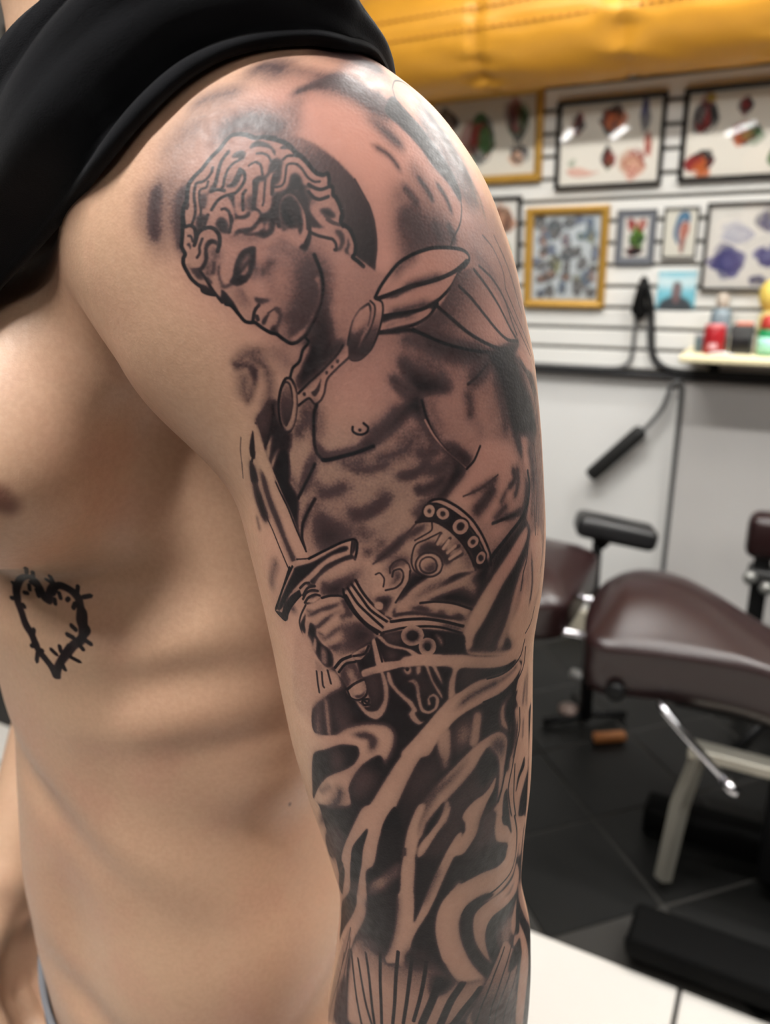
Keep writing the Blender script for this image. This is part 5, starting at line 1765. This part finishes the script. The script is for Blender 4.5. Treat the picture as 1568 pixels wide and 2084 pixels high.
it += [('P', PK, .8, 1.5, [(.08, .80), (.2, .78), (.34, .84), (.42, .83), (.3, .89), (.12, .88)]), ('L', RD, .6, 2, [(.06, .82), (.2, .9), (.4, .86)]), ('P', GR, .5, 2, [(.08, .72), (.16, .66), (.14, .78)])] + motif(rnd, .76, .75, .12, .16, [PK, TN], RD, 6)
picture('picture_frame', 'black framed sheet of red and green designs with two lamp reflections in its glass', -0.108, 0.216, 1.543, 1.793, 0.012, 0.020, M_BFRAME, paint('sheet_black_mid', 330, 250, srgb(240, 234, 222), it), 'black framed sheets in the top row')
it = motif(rnd, .16, .28, .10, .20, [K_, RD, GY], K_, 12) + [('P', YL, .9, 1, [(.15, .03), (.21, .02), (.23, .1), (.16, .11)])] + motif(rnd, .50, .20, .05, .10, [RD, K_], K_) + motif(rnd, .52, .52, .12, .12, [RD, GR, OR], K_) + motif(rnd, .15, .82, .11, .14, [OR, K_, RD], K_, 11) + motif(rnd, .84, .22, .1, .18, [K_, RD], K_) + motif(rnd, .86, .75, .1, .18, [YL, K_, GR], K_)
picture('picture_frame', 'black framed sheet with an orange boot design, at the right edge of the top row', 0.264, 0.600, 1.546, 1.794, 0.013, 0.020, M_BFRAME, paint('sheet_black_right', 330, 250, srgb(242, 236, 224), it), 'black framed sheets in the top row')
it = motif(rnd, .6, .3, .25, .2, [srgb(150, 100, 80), TN], K_) + motif(rnd, .6, .75, .25, .14, [GR, YL], GR)
picture('picture_frame', 'narrow black framed sheet peeping out behind the tattooed arm', -0.385, -0.217, 1.303, 1.532, 0.012, 0.018, M_BFRAME, paint('sheet_sliver', 150, 200, PAPER, it))
it = []
for i in range(5):
    for j in range(6):
        it += motif(rnd, .12 + .19 * i + rnd.uniform(-.05, .05), .1 + .16 * j + rnd.uniform(-.04, .04), rnd.uniform(.05, .12), rnd.uniform(.05, .10), [rnd.choice([GY, srgb(150, 150, 110), srgb(140, 150, 170), srgb(170, 130, 110), srgb(110, 116, 120)]), GY], rnd.choice([K_, srgb(70, 70, 72), BL]), 4)
picture('picture_frame', 'upright gold framed sheet crowded with small grey and blue designs', -0.197, 0.071, 1.182, 1.493, 0.024, 0.022, M_GOLD, paint('sheet_gold', 260, 310, srgb(206, 212, 214), it))
it = motif(rnd, .5, .55, .28, .30, [GR, srgb(110, 160, 40), K_], K_, 10) + motif(rnd, .3, .2, .16, .14, [RD, PK], RD) + motif(rnd, .72, .2, .16, .14, [RD, PK], RD) + motif(rnd, .5, .85, .3, .1, [RD, K_], K_)
picture('picture_frame', 'small grey bordered picture with a green and red design', 0.095, 0.214, 1.315, 1.476, 0.004, 0.012, mat('grey_frame', srgb(110, 112, 116), 0.5), paint('sheet_small', 120, 170, PAPER, it), None, 0.018, mat('grey_mount', srgb(128, 131, 138), 0.8))
BLU, BL2, SKN = srgb(40, 96, 140), srgb(110, 160, 190), srgb(196, 120, 104)
it = [('P', BLU, .95, 1.5, [(.32, .35), (.42, .12), (.62, .05), (.78, .14), (.76, .3), (.6, .24), (.48, .34), (.44, .52), (.50, .74), (.40, .70), (.30, .55)]),
      ('P', BL2, .9, 1.5, [(.40, .3), (.5, .16), (.64, .1), (.72, .18), (.6, .18), (.48, .26)]),
      ('P', SKN, .95, 1.5, [(.50, .34), (.62, .26), (.76, .32), (.78, .46), (.70, .60), (.66, .72), (.60, .90), (.52, .88), (.52, .66), (.47, .50)]),
      ('P', srgb(120, 60, 60), .7, 1.5, [(.58, .62), (.68, .62), (.64, .92), (.56, .9)]), ('L', K_, .7, 2, [(.5, .36), (.62, .3), (.74, .36)]), ('L', K_, .7, 2, [(.55, .5), (.7, .5)])]
picture('picture_frame', 'small thin black frame with a blue hooded head', 0.235, 0.334, 1.333, 1.478, 0.004, 0.014, M_BFRAME, paint('sheet_blue_head', 110, 160, srgb(236, 232, 218), it))
it = motif(rnd, .20, .70, .16, .17, [NV, srgb(100, 98, 150)], NV, 12) + motif(rnd, .62, .60, .13, .14, [srgb(120, 120, 165), NV], NV) + motif(rnd, .58, .18, .12, .14, [srgb(130, 130, 170), GY], NV) + motif(rnd, .28, .34, .15, .12, [srgb(205, 205, 212)], srgb(170, 170, 190), 5) + motif(rnd, .5, .9, .07, .06, [GY, NV], NV, 4) + motif(rnd, .9, .3, .08, .2, [srgb(130, 130, 170)], NV) + motif(rnd, .9, .8, .08, .1, [srgb(150, 150, 190)], NV, 5) + [('L', GY, .5, 2, [(.36, .5), (.6, .36)]), ('L', GY, .5, 2, [(.15, .1), (.3, .12)])]
picture('picture_frame', 'large black framed sheet of violet blue sketches at the right edge', 0.357, 0.660, 1.239, 1.486, 0.008, 0.020, M_BFRAME, paint('sheet_sketches', 300, 250, PAPER, it))
it = [('P', srgb(214, 236, 240), 1, 10, [(-.1, .1), (.5, .15), (1.1, .1), (1.1, .4), (-.1, .4)]), ('P', srgb(52, 44, 48), .95, 4, [(.08, 1.1), (.1, .8), (.3, .68), (.5, .62), (.75, .70), (.92, .85), (.95, 1.1)]), ('P', srgb(120, 92, 92), .95, 3, [(.42, .34), (.56, .30), (.64, .44), (.62, .64), (.54, .84), (.44, .80), (.38, .56)]), ('P', srgb(70, 56, 58), .8, 3, [(.38, .34), (.5, .26), (.64, .34), (.5, .36)])]
picture('photo_print', 'unframed photo print of a dark figure before a pale blue sky', 0.233, 0.346, 1.181, 1.294, 0.0, 0.0, None, paint('photo', 140, 130, srgb(120, 196, 214), it), glass=False)

# ---- the yellow duct above the frames
def duct():
    t = wthing('fabric_air_duct', 'fat yellow vinyl air duct running along the top of the wall', 'duct', -1.0, 0.2, 1.964)
    bm = bmesh.new()
    L0, L1, nx, na, R = -2.7, 2.6, 330, 56, 0.153
    seams = [-2.6 + 0.395 * k + 0.187 for k in range(14)]
    rn = random.Random(2)
    ph = [rn.uniform(0, 6.28) for _ in range(40)]
    rows = []
    for i in range(nx + 1):
        x = L0 + (L1 - L0) * i / nx
        ds = min(abs(x - s) for s in seams)
        near = math.exp(-(ds / 0.05) ** 2)
        row = []
        for k in range(na):
            a = 2 * math.pi * k / na
            r = R - 0.010 * math.exp(-(ds / 0.014) ** 2)
            for q in range(6):
                r += 0.0036 * near * math.sin(a * (5 + 3 * q) + ph[q] + x * 9 * (q - 2))
            r += 0.0020 * math.sin(3 * a + x * 5 + ph[10]) * math.sin(x * 17 + 2 * a) + 0.0013 * math.sin(11 * a + x * 31) * math.sin(x * 7 + ph[12])
            for al in (-0.10, 0.24):                      # the two stitched seams along its front
                r -= 0.004 * math.exp(-((a - al - math.pi) / 0.03) ** 2)
            row.append(bm.verts.new((x, r * math.cos(a), -r * math.sin(a) * 1.0)))
        rows.append(row)
    for a, b in zip(rows, rows[1:]):
        for k in range(na):
            bm.faces.new((a[k], a[(k + 1) % na], b[(k + 1) % na], b[k]))
    bm.faces.new(rows[0]); bm.faces.new(rows[-1])
    obj('sleeve', bm, mat('yellow_vinyl', srgb(214, 152, 46), 0.42, var=0.08, scale=14), t)
    bm = bmesh.new()
    for a in (math.pi - 0.10, math.pi + 0.24):
        for k in range(230):
            x = L0 + (L1 - L0) * k / 230
            box(bm, x, 0.1525 * math.cos(a), -0.1525 * math.sin(a), 0.013, 0.005, 0.005)
    tag(obj('stitching', bm, mat('brown_thread', srgb(176, 120, 34), 0.8), t), kind='stuff')
    for s in seams[::3]:
        bm = bmesh.new()
        tube(bm, [(s, 0.0, 0.151), (s, 0.05, 0.20), (s, 0.185, 0.24)], 0.006, 8)
        obj('hanger', bm, M_BLACK, t)


duct()
t = wthing('wall_box', 'small dark grey box on the wall above the far end of the duct', 'box', -2.33, 0.012, 2.235)
bm = bmesh.new(); box(bm, 0, -0.06, 0, 0.20, 0.12, 0.075, 0.008); obj('casing', bm, mat('box_grey', srgb(84, 84, 82), 0.6), t)
bm = bmesh.new(); box(bm, 0.12, -0.05, -0.02, 0.03, 0.08, 0.05, 0.006); obj('cover', bm, M_WHITE, t)

# ---- shelf and what stands on it
t = wthing('wall_shelf', 'cream shelf board with a dark underside fixed to the slat wall', 'shelf', 0.343, 0.0, 1.058)
bm = bmesh.new(); box(bm, 0.38, -0.11, 0.0, 0.76, 0.20, 0.022, 0.006, 3); obj('board', bm, mat('cream_board', srgb(240, 228, 188), 0.45, var=0.03), t)
for x in (0.08, 0.62):
    bm = bmesh.new(); box(bm, x, -0.09, -0.019, 0.03, 0.15, 0.014, 0.003); box(bm, x, -0.016, -0.045, 0.03, 0.010, 0.06, 0.003); obj('bracket', bm, M_BLACK, t)
bm = bmesh.new(); box(bm, 0.40, -0.06, -0.0175, 0.66, 0.06, 0.012, 0.003); obj('under_rail', bm, mat('dark_rail', srgb(70, 66, 58), 0.6), t)
ZS = 1.0695


def shelf_thing(name, label, cat, s, off):
    return wthing(name, label, cat, s, off, ZS)


t = shelf_thing('bottle', 'beige and grey squeeze bottle standing behind the red tin', 'bottle', 0.432, 0.075)
bm = bmesh.new(); lathe(bm, [(0.026, 0), (0.030, 0.004), (0.030, 0.105), (0.024, 0.118), (0.012, 0.126)]); obj('body', bm, mat('grey_plastic', srgb(122, 136, 144), 0.4), t)
bm = bmesh.new(); lathe(bm, [(0.016, 0.124), (0.018, 0.130), (0.020, 0.150), (0.010, 0.166)]); obj('cap', bm, mat('beige_cap', srgb(178, 166, 152), 0.5), t)
t = shelf_thing('tin', 'red tin with a pale badge on the shelf', 'tin', 0.428, 0.150)
bm = bmesh.new(); lathe(bm, [(0.027, 0), (0.0295, 0.003), (0.0295, 0.072), (0.027, 0.076)]); obj('can', bm, mat('red_paint', srgb(158, 28, 36), 0.35), t)
bm = bmesh.new(); lathe(bm, [(0.0285, 0.0755), (0.0285, 0.082), (0.010, 0.084)]); obj('lid', bm, mat('pink_lid', srgb(206, 110, 112), 0.4), t)
bm = bmesh.new()
for k in range(5):
    a0, a1 = math.radians(-112 + 9 * k), math.radians(-112 + 9 * (k + 1))
    v = [bm.verts.new((0.0302 * math.cos(a), 0.0302 * math.sin(a), z)) for a, z in ((a0, 0.016), (a1, 0.016), (a1, 0.030 + 0.006 * (k % 2)), (a0, 0.032))]
    bm.faces.new(v)
obj('badge', bm, mat('badge_white', srgb(222, 170, 172), 0.5), t, smooth=False)
t = shelf_thing('jar', 'small blue grey jar at the left of the red tin', 'jar', 0.386, 0.130)
bm = bmesh.new(); lathe(bm, [(0.012, 0), (0.014, 0.003), (0.014, 0.040), (0.012, 0.044)]); obj('glass_body', bm, mat('slate_jar', srgb(104, 120, 126), 0.3), t)
bm = bmesh.new(); lathe(bm, [(0.0145, 0.044), (0.0145, 0.052), (0.005, 0.054)]); obj('lid', bm, mat('jar_lid', srgb(170, 170, 172), 0.4), t)
t = shelf_thing('carton', 'dark charcoal carton between the red tin and the green bottle', 'box', 0.500, 0.125)
bm = bmesh.new(); box(bm, 0, 0, 0.040, 0.060, 0.05, 0.080, 0.003); obj('case', bm, mat('charcoal_card', srgb(58, 58, 58), 0.6), t)
bm = bmesh.new(); box(bm, -0.002, -0.0265, 0.030, 0.052, 0.003, 0.034, 0.001); obj('window', bm, mat('black_card', srgb(8, 6, 9), 0.4), t)
bm = bmesh.new(); box(bm, 0.004, 0, 0.084, 0.046, 0.03, 0.008, 0.002); obj('flap', bm, mat('orange_card', srgb(206, 122, 100), 0.6), t)
t = shelf_thing('bottle', 'green bottle with a pale label and red shoulder beside the charcoal carton', 'bottle', 0.574, 0.140)
bm = bmesh.new(); lathe(bm, [(0.029, 0), (0.032, 0.004), (0.032, 0.066), (0.028, 0.074)]); obj('body', bm, mat('green_plastic', srgb(30, 140, 84), 0.35), t)
bm = bmesh.new(); lathe(bm, [(0.0325, 0.008), (0.0326, 0.03), (0.0325, 0.052)]); obj('label', bm, mat('pale_label', srgb(168, 226, 204), 0.5), t)
bm = bmesh.new(); lathe(bm, [(0.029, 0.074), (0.030, 0.082), (0.027, 0.104), (0.018, 0.112)]); obj('cap', bm, mat('red_cap', srgb(176, 54, 44), 0.4), t)
t = shelf_thing('bottle', 'tall bottle with a round yellow top behind the green bottle', 'bottle', 0.560, 0.075)
bm = bmesh.new(); lathe(bm, [(0.024, 0), (0.027, 0.004), (0.027, 0.10), (0.016, 0.118)]); obj('body', bm, mat('yellow_body', srgb(216, 200, 130), 0.45), t)
bm = bmesh.new(); lathe(bm, [(0.014, 0.117), (0.026, 0.130), (0.034, 0.155), (0.032, 0.182), (0.018, 0.200), (0.004, 0.204)]); obj('cap', bm, mat('yellow_cap', srgb(222, 196, 96), 0.45, var=0.15, scale=60), t)
t = shelf_thing('folded_wipe', 'crumpled white paper wipe lying at the front of the shelf', 'paper', 0.455, 0.195)
bm = bmesh.new()
for i in range(9):
    for j in range(4):
        bm.verts.new((-0.035 + 0.07 * i / 8, -0.008 + 0.016 * j / 3, 0.004 + 0.007 * abs(math.sin(i * 1.3 + j * 2.0)) * math.sin(math.pi * i / 8)))
bm.verts.ensure_lookup_table()
for i in range(8):
    for j in range(3):
        bm.faces.new([bm.verts[q] for q in (i * 4 + j, (i + 1) * 4 + j, (i + 1) * 4 + j + 1, i * 4 + j + 1)])
o = obj('sheet', bm, mat('wipe_white', srgb(244, 243, 240), 0.9), t); m_ = o.modifiers.new('thick', 'SOLIDIFY'); m_.thickness = 0.003

# ---- cords on the wall
M_CORD = mat('black_cord', srgb(34, 34, 35), 0.55)
M_CORDG = mat('grey_cord', srgb(96, 96, 96), 0.5)


def wall_tube(bm, pts, r, n=10):
    tube(bm, spline(pts, 6), r, n)


t = wthing('cord_bundle', 'black plugs and cords hanging in a bunch from a hook on the slat wall', 'cords', 0.195, 0.0, 1.20)
bm = bmesh.new(); tube(bm, [(0.0, -0.008, 0.075), (0.0, -0.045, 0.072), (0.0, -0.05, 0.085)], 0.004, 8); obj('hook', bm, M_CHROME, t)
bm = bmesh.new()
rn = random.Random(4)
for k in range(9):
    x0 = rn.uniform(-0.018, 0.02)
    wall_tube(bm, [(x0 * 0.3, -0.04, 0.075), (x0, -0.045 - 0.01 * rn.random(), 0.03 + rn.uniform(-.01, .01)), (x0 * 1.7, -0.04, -0.01 - rn.uniform(0, .035)), (x0 * 1.2 + 0.01, -0.03, -0.02)], rn.uniform(0.006, 0.010), 8)
obj('plugs', bm, M_BLACK, t)
bm = bmesh.new(); wall_tube(bm, [(0.004, -0.035, 0.06), (-0.012, -0.032, 0.0), (-0.018, -0.03, -0.08), (-0.020, -0.03, -0.15), (-0.030, -0.03, -0.188), (-0.065, -0.03, -0.2055), (-0.16, -0.03, -0.208), (-0.32, -0.03, -0.208), (-0.9, -0.03, -0.208)], 0.0065)
obj('cord', bm, M_CORDG, t)
bm = bmesh.new(); wall_tube(bm, [(0.008, -0.035, 0.06), (0.026, -0.032, 0.0), (0.036, -0.03, -0.08), (0.045, -0.03, -0.15), (0.070, -0.03, -0.187), (0.115, -0.032, -0.203), (0.2, -0.034, -0.206), (0.45, -0.034, -0.206), (0.9, -0.034, -0.206)], 0.0075)
obj('cord', bm, M_CORD, t)
bm = bmesh.new(); wall_tube(bm, [(0.006, -0.03, 0.05), (0.018, -0.026, -0.02), (0.024, -0.024, -0.10), (0.040, -0.022, -0.17), (0.07, -0.02, -0.200), (0.13, -0.016, -0.2065)], 0.006)
obj('cord', bm, M_CORDG, t)
t = wthing('floor_cord', 'straight dark cord dropping down the white wall to the floor', 'cord', 0.327, 0.0, 0.962)
bm = bmesh.new(); wall_tube(bm, [(-0.020, -0.034, -0.008), (0.000, -0.03, -0.004), (0.008, -0.026, -0.04), (0.008, -0.02, -0.30), (0.006, -0.018, -0.62), (0.004, -0.02, -0.88), (0.002, -0.03, -0.945)], 0.0075)
obj('cord', bm, M_CORDG, t)
t = wthing('hanging_grip', 'black cylindrical grip dangling from a grey lead on the wall', 'handle', 0.227, 0.0, 0.80)
bm = bmesh.new(); wall_tube(bm, [(0.092, -0.03, 0.153), (0.078, -0.032, 0.150), (0.070, -0.034, 0.12), (0.055, -0.036, 0.07), (0.022, -0.038, 0.018), (-0.005, -0.040, -0.012)], 0.0075)
obj('lead', bm, M_CORDG, t)
bm = bmesh.new(); P0, P1 = Vector((0.002, -0.040, -0.002)), Vector((-0.158, -0.045, -0.178))
dd = P1 - P0
tube(bm, [P0, P0 + dd * 0.02, P0 + dd * 0.06, P0 + dd * 0.95, P0 + dd * 0.99, P1], [0.014, 0.021, 0.0245, 0.0245, 0.022, 0.012], 16)
obj('grip', bm, mat('black_foam', srgb(24, 24, 23), 0.6, bump=0.3, bscale=300), t)

# ------------------------------------------------------------------ furniture on the black floor
M_VINYL = mat('maroon_vinyl', srgb(40, 23, 23), 0.30, var=0.1, scale=8, bump=0.15, bscale=260)
M_VDARK = mat('dark_vinyl_side', srgb(42, 16, 19), 0.4, bump=0.15, bscale=260)
M_BVINYL = mat('black_vinyl', srgb(26, 26, 27), 0.36, bump=0.15, bscale=260)
M_RAIL = mat('matt_black', srgb(5, 5, 5), 0.75)
M_RAIL.node_tree.nodes['Principled BSDF'].inputs['Specular IOR Level'].default_value = 0.12
M_STEEL = mat('brushed_steel', srgb(176, 172, 160), 0.42, metal=0.7)


def cushion(bm, lx, ly, th, rc, dome, nseg=10, round_left=True):
    """pad with rounded plan corners, a piped edge and a domed top; x from 0 to lx, y from 0 to ly, top edge at z = 0"""
    plan = []
    cs = [(rc, rc, 180, 270), (lx - rc * 0.6, rc * 0.6, 270, 360), (lx - rc * 0.6, ly - rc * 0.6, 0, 90), (rc, ly - rc, 90, 180)]
    for k, (cx, cy, a0, a1) in enumerate(cs):
        r = rc if k in (0, 3) else rc * 0.6
        for i in range(nseg + 1):
            a = math.radians(a0 + (a1 - a0) * i / nseg)
            plan.append((cx + r * math.cos(a), cy + r * math.sin(a)))
    cxm, cym = lx / 2, ly / 2
    levels = [(0.90, -th), (0.97, -th * 0.92), (1.0, -th * 0.75), (1.0, -0.012), (1.006, -0.006), (1.0, 0.0), (0.97, 0.010)]
    levels += [(0.97 - 0.97 * k / 9, 0.010 + dome * (1 - (1 - k / 9) ** 2.4)) for k in range(1, 9)]
    rings = []
    inner = [(min(max(x, rc), lx - rc), cym) for x, y in plan]
    for s, z in levels:
        ring = []
        for (x, y), (ix, iy) in zip(plan, inner):
            f = s
            ring.append(bm.verts.new((ix + (x - ix) * f, iy + (y - iy) * f, z)))
        rings.append(ring)
    n = len(plan)
    for a, b in zip(rings, rings[1:]):
        for k in range(n):
            bm.faces.new((a[k], a[(k + 1) % n], b[(k + 1) % n], b[k]))
    bm.faces.new(rings[0][::-1])
    bmesh.ops.remove_doubles(bm, verts=bm.verts, dist=1e-5)
    holes = [e for e in bm.edges if len(e.link_faces) == 1]
    if holes:
        bmesh.ops.holes_fill(bm, edges=holes, sides=0)


# local frame of the bed: x along the wall to the right, y towards the wall, origin on the floor under the near left corner of the big pad
BED = thing('treatment_bed', 'maroon vinyl tattoo bed with a steel leg and black foot rails', 'bed', (0.42, 1.56, 0), WALL_A)
PLAN = [(0.445, 1.545), (0.452, 1.60), (0.475, 1.68), (0.515, 1.77), (0.565, 1.845), (0.625, 1.90), (0.685, 1.92), (0.745, 1.90), (0.795, 1.85), (0.830, 1.78), (0.855, 1.70), (0.885, 1.63), (0.935, 1.57), (1.02, 1.51), (1.12, 1.47), (1.24, 1.43),
        (1.34, 1.36), (1.32, 1.26), (1.24, 1.21), (1.10, 1.24), (0.97, 1.30), (0.87, 1.355), (0.77, 1.405), (0.68, 1.445), (0.60, 1.475), (0.53, 1.495), (0.47, 1.512)]
SPINE = np.array([(0.57, 1.66), (0.68, 1.68), (0.80, 1.59), (0.90, 1.49), (1.0, 1.42), (1.10, 1.365), (1.24, 1.31)])
SPAR = (SPINE - SPINE[0]) @ np.array([0.886, -0.463])


def saddle():
    """big pad: a rounded end swelling into a dome, then narrowing to the right"""
    bm = bmesh.new()
    P = crom(PLAN, 4, True)
    Mi = (Matrix.Translation(BED.location) @ Matrix.Rotation(WALL_A, 4, 'Z')).inverted()
    levels = [(0.86, -0.125), (0.95, -0.118), (0.99, -0.09), (1.0, -0.05), (1.0, -0.014), (1.012, -0.007), (1.0, 0.0), (0.965, 0.010)]
    levels += [(0.965 * (1 - k / 9), None) for k in range(1, 10)]
    rings = []
    for s, z in levels:
        ring = []
        for (x, y) in P:
            v = Vector((x, y, 0))
            q = (x - SPINE[0, 0]) * 0.886 - (y - SPINE[0, 1]) * 0.463
            c = Vector((float(np.interp(q, SPAR, SPINE[:, 0])), float(np.interp(q, SPAR, SPINE[:, 1])), 0))
            w = c + (v - c) * s
            dome = 0.052 * math.exp(-(((w.x - 0.62) / 0.20) ** 2 + ((w.y - 1.72) / 0.22) ** 2)) + 0.016
            zz = z if z is not None else 0.010 + dome * (1 - (s / 0.965) ** 2.2)
            sag = -0.03 * sstep(np.array(w.x), 0.72, 0.92) + 0.02 * sstep(np.array(w.x), 1.0, 1.25)
            ring.append(bm.verts.new(Mi @ Vector((w.x, w.y, 0.553 + zz + float(sag)))))
        rings.append(ring)
    n = len(P)
    for a, b in zip(rings, rings[1:]):
        for k in range(n):
            bm.faces.new((a[k], a[(k + 1) % n], b[(k + 1) % n], b[k]))
    bm.faces.new(rings[0][::-1])
    bmesh.ops.remove_doubles(bm, verts=bm.verts, dist=1e-4)
    return bm


obj('seat_pad', saddle(), M_VINYL, BED)
bm = bmesh.new(); cushion(bm, 0.46, 0.40, 0.095, 0.12, 0.045)
o = obj('leg_pad', bm, M_VINYL, BED); o.location = (-0.505, 0.055, 0.612); o.rotation_euler = (0, math.radians(4), 0)
bm = bmesh.new(); box(bm, -0.31, 0.255, 0.505, 0.40, 0.34, 0.05, 0.012); obj('pad_board', bm, mat('grey_board', srgb(62, 64, 66), 0.5), BED)
bm = bmesh.new(); box(bm, -0.33, 0.24, 0.443, 0.36, 0.30, 0.07, 0.02); obj('under_cover', bm, M_VDARK, BED)
for y, z in ((0.12, 0.500), (0.29, 0.515)):
    bm = bmesh.new(); tube(bm, [(-0.30, y, z), (0.12, y, z)], 0.010, 12); obj('slide_rod', bm, M_CHROME, BED)
bm = bmesh.new(); box(bm, 0.66, 0.21, 0.405, 0.9, 0.26, 0.03, 0.006); obj('pad_frame', bm, M_BLACK, BED)
bm = bmesh.new(); lathe(bm, [(0.010, 0), (0.020, 0.004), (0.022, 0.020), (0.016, 0.026)], 16, Matrix.Translation((0.10, -0.006, 0.455)) @ Matrix.Rotation(math.radians(90), 4, 'X')); obj('knob', bm, M_BLACK, BED)
bm = bmesh.new(); tube(bm, [(0.190, -0.005, 0.445), (0.212, -0.015, 0.425), (0.350, -0.074, 0.332)], 0.0095, 12)
tube(bm, [(0.341, -0.070, 0.338), (0.368, -0.081, 0.318)], 0.013, 12)
obj('gas_strut', bm, M_CHROME, BED)
bm = bmesh.new(); tube(bm, [(0.284, 0.012, 0.335), (0.258, -0.006, 0.20), (0.245, -0.060, 0.03)], [0.017, 0.021, 0.019], 4)
obj('steel_leg', bm, M_STEEL, BED, smooth=False)
bm = bmesh.new(); box(bm, 0.345, 0.018, 0.335, 0.17, 0.045, 0.026, 0.004); obj('cross_plate', bm, M_STEEL, BED, smooth=False)
bm = bmesh.new(); box(bm, 0.58, 0.10, 0.22, 0.30, 0.20, 0.34, 0.015); obj('column', bm, M_BLACK, BED)
bm = bmesh.new(); box(bm, 0.84, -0.245, 0.048, 1.26, 0.11, 0.056, 0.014)
obj('foot_rail', bm, M_RAIL, BED)
bm = bmesh.new(); box(bm, 0.76, 0.125, 0.055, 1.18, 0.08, 0.07, 0.012); obj('foot_rail', bm, M_RAIL, BED)
bm = bmesh.new(); box(bm, 0.62, -0.04, 0.075, 0.22, 0.36, 0.05, 0.01); obj('rail_bridge', bm, M_BLACK, BED)
for x, y in ((0.235, -0.245), (1.40, -0.245), (0.20, 0.125), (1.28, 0.125)):
    bm = bmesh.new(); lathe(bm, [(0.030, 0.003), (0.034, 0.008), (0.034, 0.018), (0.016, 0.030)], 16, Matrix.Translation((x, y, 0))); obj('foot', bm, M_BLACK, BED)

t = thing('arm_rest_stand', 'black padded arm rest on a black post in front of the white wall', 'arm rest', (0.593, 2.035, 0.0), math.radians(-10))
bm = bmesh.new(); box(bm, 0, 0, 0, 0.22, 0.115, 0.062, 0.022, 4, Matrix.Translation((0.045, 0.0, 0.632)) @ Matrix.Rotation(math.radians(11), 4, 'Y') @ Matrix.Rotation(math.radians(-6), 4, 'X')); obj('pad', bm, M_BVINYL, t)
bm = bmesh.new(); tube(bm, [(0, 0, 0.02), (0, 0, 0.30)], 0.019, 16); tube(bm, [(0, 0, 0.28), (0, 0, 0.605)], 0.0135, 16); tube(bm, [(0, 0, 0.59), (0.02, 0, 0.612)], 0.024, 12); obj('post', bm, M_BLACK, t)
bm = bmesh.new(); lathe(bm, [(0.010, 0), (0.016, 0.005), (0.016, 0.03), (0.008, 0.036)], 14, Matrix.Translation((-0.018, 0, 0.165)) @ Matrix.Rotation(math.radians(-80), 4, 'Y')); obj('clamp_knob', bm, mat('pale_knob', srgb(190, 190, 188), 0.4), t)
for a in (195, 100, 20):
    bm = bmesh.new(); c_, s_ = math.cos(math.radians(a)), math.sin(math.radians(a))
    tube(bm, [(0, 0, 0.035), (0.05 * c_, 0.05 * s_, 0.026), (0.13 * c_, 0.13 * s_, 0.016)], 0.012, 10); obj('foot', bm, M_BLACK, t)
bm = bmesh.new(); lathe(bm, [(0.024, 0), (0.030, 0.004), (0.030, 0.018), (0.015, 0.028)], 16, Matrix.Translation((-0.05, 0.01, 0.028))); obj('cap', bm, mat('dusty_cap', srgb(140, 120, 112), 0.5), t)
t = thing('wood_block', 'small orange brown block of wood on the black floor', 'block', (0.640, 1.940, 0.004), math.radians(4))
bm = bmesh.new(); box(bm, 0, 0, 0.014, 0.095, 0.030, 0.022, 0.004); obj('block', bm, mat('orange_wood', srgb(150, 94, 48), 0.6, var=0.15, scale=60), t)

# second chair standing behind the bed at the right edge
t = thing('client_chair', 'black framed chair with a maroon head pad and silver knobs behind the bed', 'chair', (1.085, 2.03, 0), WALL_A)
bm = bmesh.new(); box(bm, 0, 0, 0, 0.34, 0.09, 0.13, 0.03, 4, Matrix.Translation((0.10, 0.0, 0.60))); obj('head_pad', bm, M_VINYL, t)
for x in (-0.02, 0.10):
    bm = bmesh.new(); box(bm, x, 0, 0.285, 0.045, 0.045, 0.53, 0.006); obj('upright', bm, M_BLACK, t)
bm = bmesh.new(); box(bm, 0.04, -0.005, 0.48, 0.19, 0.07, 0.05, 0.008); obj('clamp', bm, mat('dark_clamp', srgb(40, 40, 40), 0.4), t)
for x, z in ((-0.045, 0.485), (0.0, 0.46), (0.03, 0.49)):
    bm = bmesh.new(); lathe(bm, [(0.008, 0), (0.018, 0.004), (0.018, 0.018), (0.010, 0.024)], 14, Matrix.Translation((x, -0.038, z)) @ Matrix.Rotation(math.radians(90), 4, 'X')); obj('knob', bm, mat('silver_knob', srgb(150, 150, 146), 0.35, metal=0.6), t)
bm = bmesh.new(); cushion(bm, 0.42, 0.40, 0.09, 0.06, 0.02); o = obj('seat', bm, M_VINYL, t); o.location = (0.16, -0.2, 0.40)
for x, y in ((-0.02, -0.2), (-0.02, 0.2), (0.5, -0.2), (0.5, 0.2)):
    bm = bmesh.new(); tube(bm, [(0.10, 0, 0.10), (x, y, 0.014)], 0.014, 10); obj('foot', bm, M_BLACK, t)
